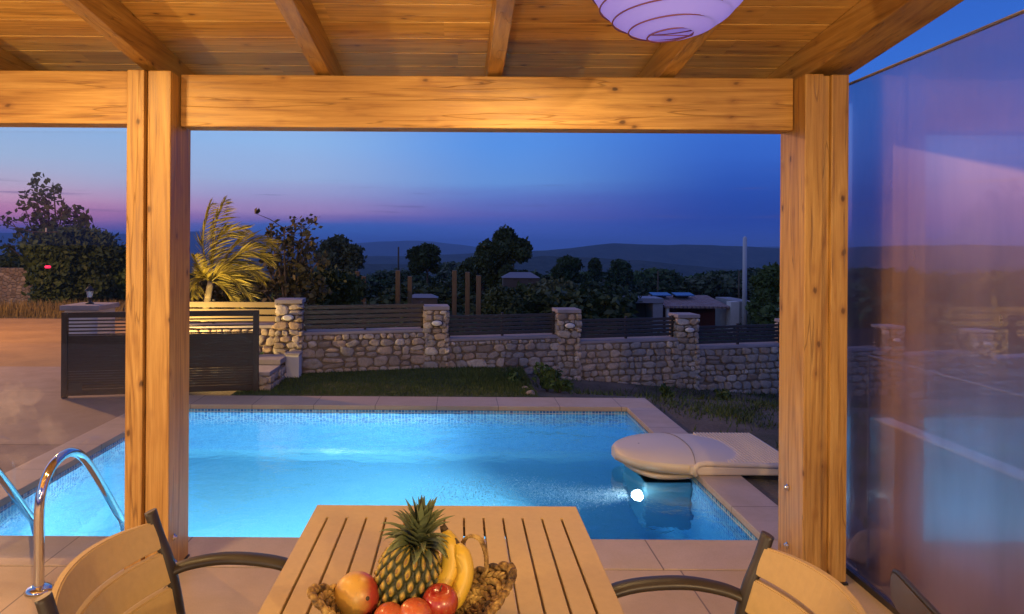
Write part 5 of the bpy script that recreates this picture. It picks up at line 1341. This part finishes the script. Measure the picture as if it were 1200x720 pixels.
wv = g.math('SINE', g.math('MULTIPLY', x_, 24.0)); c = g.ramp(n, [(0.3, (0.26, 0.15, 0.12)), (0.7, (0.36, 0.28, 0.27))]); g.link(c, bs.inputs['Base Color']); g.link(g.bump(wv, 0.8, 0.05), bs.inputs['Normal'])
M_tiles = m
b = bmn(); za, zc = PZZ(358.5), PZZ(350.5); q0 = [(PXX(778), Yb - 0.4, za), (PXX(853), Yb - 0.4, za), (PXX(853), Yb + 3.5, zc), (PXX(778), Yb + 3.5, zc)]
vv = [b.verts.new(Vector(p) - Vector(orr)) for p in q0]; f = b.faces.new(vv); r_ = bmesh.ops.extrude_face_region(b, geom=[f]); bmesh.ops.translate(b, verts=[v for v in r_['geom'] if isinstance(v, bmesh.types.BMVert)], vec=(0, 0, -0.12)); bmesh.ops.recalc_face_normals(b, faces=b.faces)
obj('roof', b, M_tiles, rh)
box_part('pillar', PXX(780), PXX(783), Yb - 0.3, Yb - 0.05, gzb, PZZ(359.5), M_white, rh, orr)
box_part('pillar', PXX(853.3), PXX(863), Yb - 0.5, Yb + 0.2, gzb, PZZ(353), M_white, rh, orr)
box_part('side_wing', PXX(863.2), PXX(882), Yb - 0.4, Yb + 3.4, gzb, PZZ(352.5), M_greyp, rh, orr)
for (a, e_) in ((775, 798), (803, 826)):
    os_ = (PXX((a + e_) / 2), Yb + 2.2, PZZ(351)); sp_ = empty('solar_panel', os_); tag(sp_, 'blue solar panel on the %s part of the red building roof' % ('left' if a < 800 else 'right'), 'solar panel', 'solar panels on the red building')
    b = bmn(); bbox(b, PXX(a) - os_[0], PXX(e_) - os_[0], -0.5, 0.5, -0.03, 0.03, 0, Matrix.Translation((0, 0, 0.16)) @ Matrix.Rotation(R(7), 4, 'X')); obj('panel', b, M_panel, sp_)
    b = bmn(); bbox(b, PXX(a) - os_[0] + .1, PXX(e_) - os_[0] - .1, 0.40, 0.44, -0.3, 0.16); obj('frame', b, M_darkmetal, sp_)
M_pole = plain('pale_pole', (0.50, 0.52, 0.56), 0.5, 0.1, 2)
def pole(px, py0, py1, Y, r_, m, label):
    a = at(px, py0, Y); e = at(px, py1, Y); b = bmn(); lathe(b, [(0, 0), (r_ * 1.2, 0), (r_, a.z - e.z), (0, a.z - e.z + r_)], 12); o = obj('pole', b, m, loc=(a.x, Y, e.z)); tag(o, label, 'pole'); return o
pole(873, 279, 392, 38.0, 0.11, M_pole, 'tall pale pole rising behind the grey wing of the red building')
pole(866, 318, 392, 48.0, 0.05, M_bark, 'thin dark pole left of the tall pale pole')
pole(771, 318, 392, 50.0, 0.05, M_bark, 'thin utility pole behind the flat shed roof')
pole(467, 290, 360, 50.0, 0.06, M_bark, 'thin dark pole left of the round dark tree')
def farhouse(px0, px1, pyt, pyb, Y, label, mroof, seed=0):
    o_ = (PXX((px0 + px1) / 2, Y), Y, at(px0, pyb, Y).z); e = empty('house', o_); tag(e, label, 'house')
    w = (PXX(px1, Y) - PXX(px0, Y)) / 2; h = at(px0, pyt, Y).z - o_[2]; hw = h * 0.35
    b = bmn(); bbox(b, -w * .94, w * .94, -w * .5, w * .5, -1.5, hw); obj('wall', b, M_fence2, e)
    b = bmn(); P = [(-w, -w * .6, hw + .01), (w, -w * .6, hw + .01), (w, w * .6, hw + .01), (-w, w * .6, hw + .01)]; rA, rB = (-w * .55, 0, h), (w * .55, 0, h)
    v = [b.verts.new(p) for p in P]; a1, a2 = b.verts.new(rA), b.verts.new(rB)
    b.faces.new((v[0], v[1], a2, a1)); b.faces.new((v[1], v[2], a2)); b.faces.new((v[2], v[3], a1, a2)); b.faces.new((v[3], v[0], a1)); b.faces.new(list(reversed(v))); obj('roof', b, mroof, e)
    for k in (-0.45, 0.35):
        b = bmn(); bbox(b, k * w, k * w + w * .2, -w * .5 - .03, -w * .5 + .02, hw * .25, hw * .8); obj('window', b, M_darkmetal, e)
M_bluer = plain('pale_blue_roof', (0.16, 0.19, 0.25), 0.6, 0.1, 1)
farhouse(588, 632, 319, 329, 30, 'house with pale roof right of the tallest tree', M_bluer)
farhouse(374, 402, 296, 310, 48, 'pale roofed house below the feathery tree', M_bluer)
farhouse(396, 420, 292, 304, 70, 'small white house half hidden in the feathery tree', M_roofw)
farhouse(478, 514, 344.5, 351, 24, 'low pale roofed hut behind the shorter brown post', M_bluer)

# left: street lamp cable, red light, thin white pole
b = bmn(); p0, p1 = at(-40, 222, 16), at(68, 272, 16); tube(b, [p0.lerp(p1, t_) - Vector((0, 0, 0.35 * math.sin(PI * t_))) for t_ in np.linspace(0, 1, 16)], 0.012, 5); o = obj('overhead_cable', b, M_darkmetal); tag(o, 'dark overhead cable crossing the pink sky at the left edge', 'cable')
pole(54, 268, 372, 16.9, 0.022, M_greyp, 'thin white pole in front of the big dark tree')
b = bmn(); lathe(b, [(0, -0.04), (0.05, -0.04), (0.07, 0), (0.05, 0.04), (0, 0.04)], 14, Matrix.Diagonal((1, 1, 0.8, 1)))
m, g, bs = mat('red_lamp', 0.3, 0, (0.8, 0.02, 0.05)); bs.inputs['Emission Color'].default_value = (1, 0.03, 0.12, 1); bs.inputs['Emission Strength'].default_value = 1.2
o = obj('red_lamp', b, m, loc=at(56, 313, 16.0)); tag(o, 'small glowing red lamp in front of the dark tree left of the post', 'lamp')
# kerb beyond the glass
kb = empty('garden_kerb', (3.9, 3.9, 0)); tag(kb, 'straight garden kerb with pale top seen through the glass screen', 'kerb')
b = bmn(); bbox(b, -0.02, 0.06, -2.4, 2.4, -0.6, -0.022); obj('base', b, M_fence2, kb)  # dark tone painted in for the shadow line under the pale top
b = bmn(); bbox(b, -0.05, 0.10, -2.4, 2.4, -0.02, 0.0, 0.004); obj('top', b, M_cope2, kb)

# ------------------------------------------------------------------ haze
m = bpy.data.materials.new('evening_haze'); m.use_nodes = True; g = NT(m.node_tree); g.n.remove(g.n['Principled BSDF'])
pv = g.a('ShaderNodeVolumePrincipled'); pv.inputs['Color'].default_value = (0.38, 0.60, 1.0, 1); pv.inputs['Density'].default_value = HAZE
g.link(pv.outputs[0], g.n['Material Output'].inputs['Volume'])
b = bmn(); bbox(b, -7000, 7000, -4000, 8000, -700, 80); o = obj('haze', b, m); tag(o, kind='stuff', label='thin blue evening haze over the valley and hills', cat='haze')
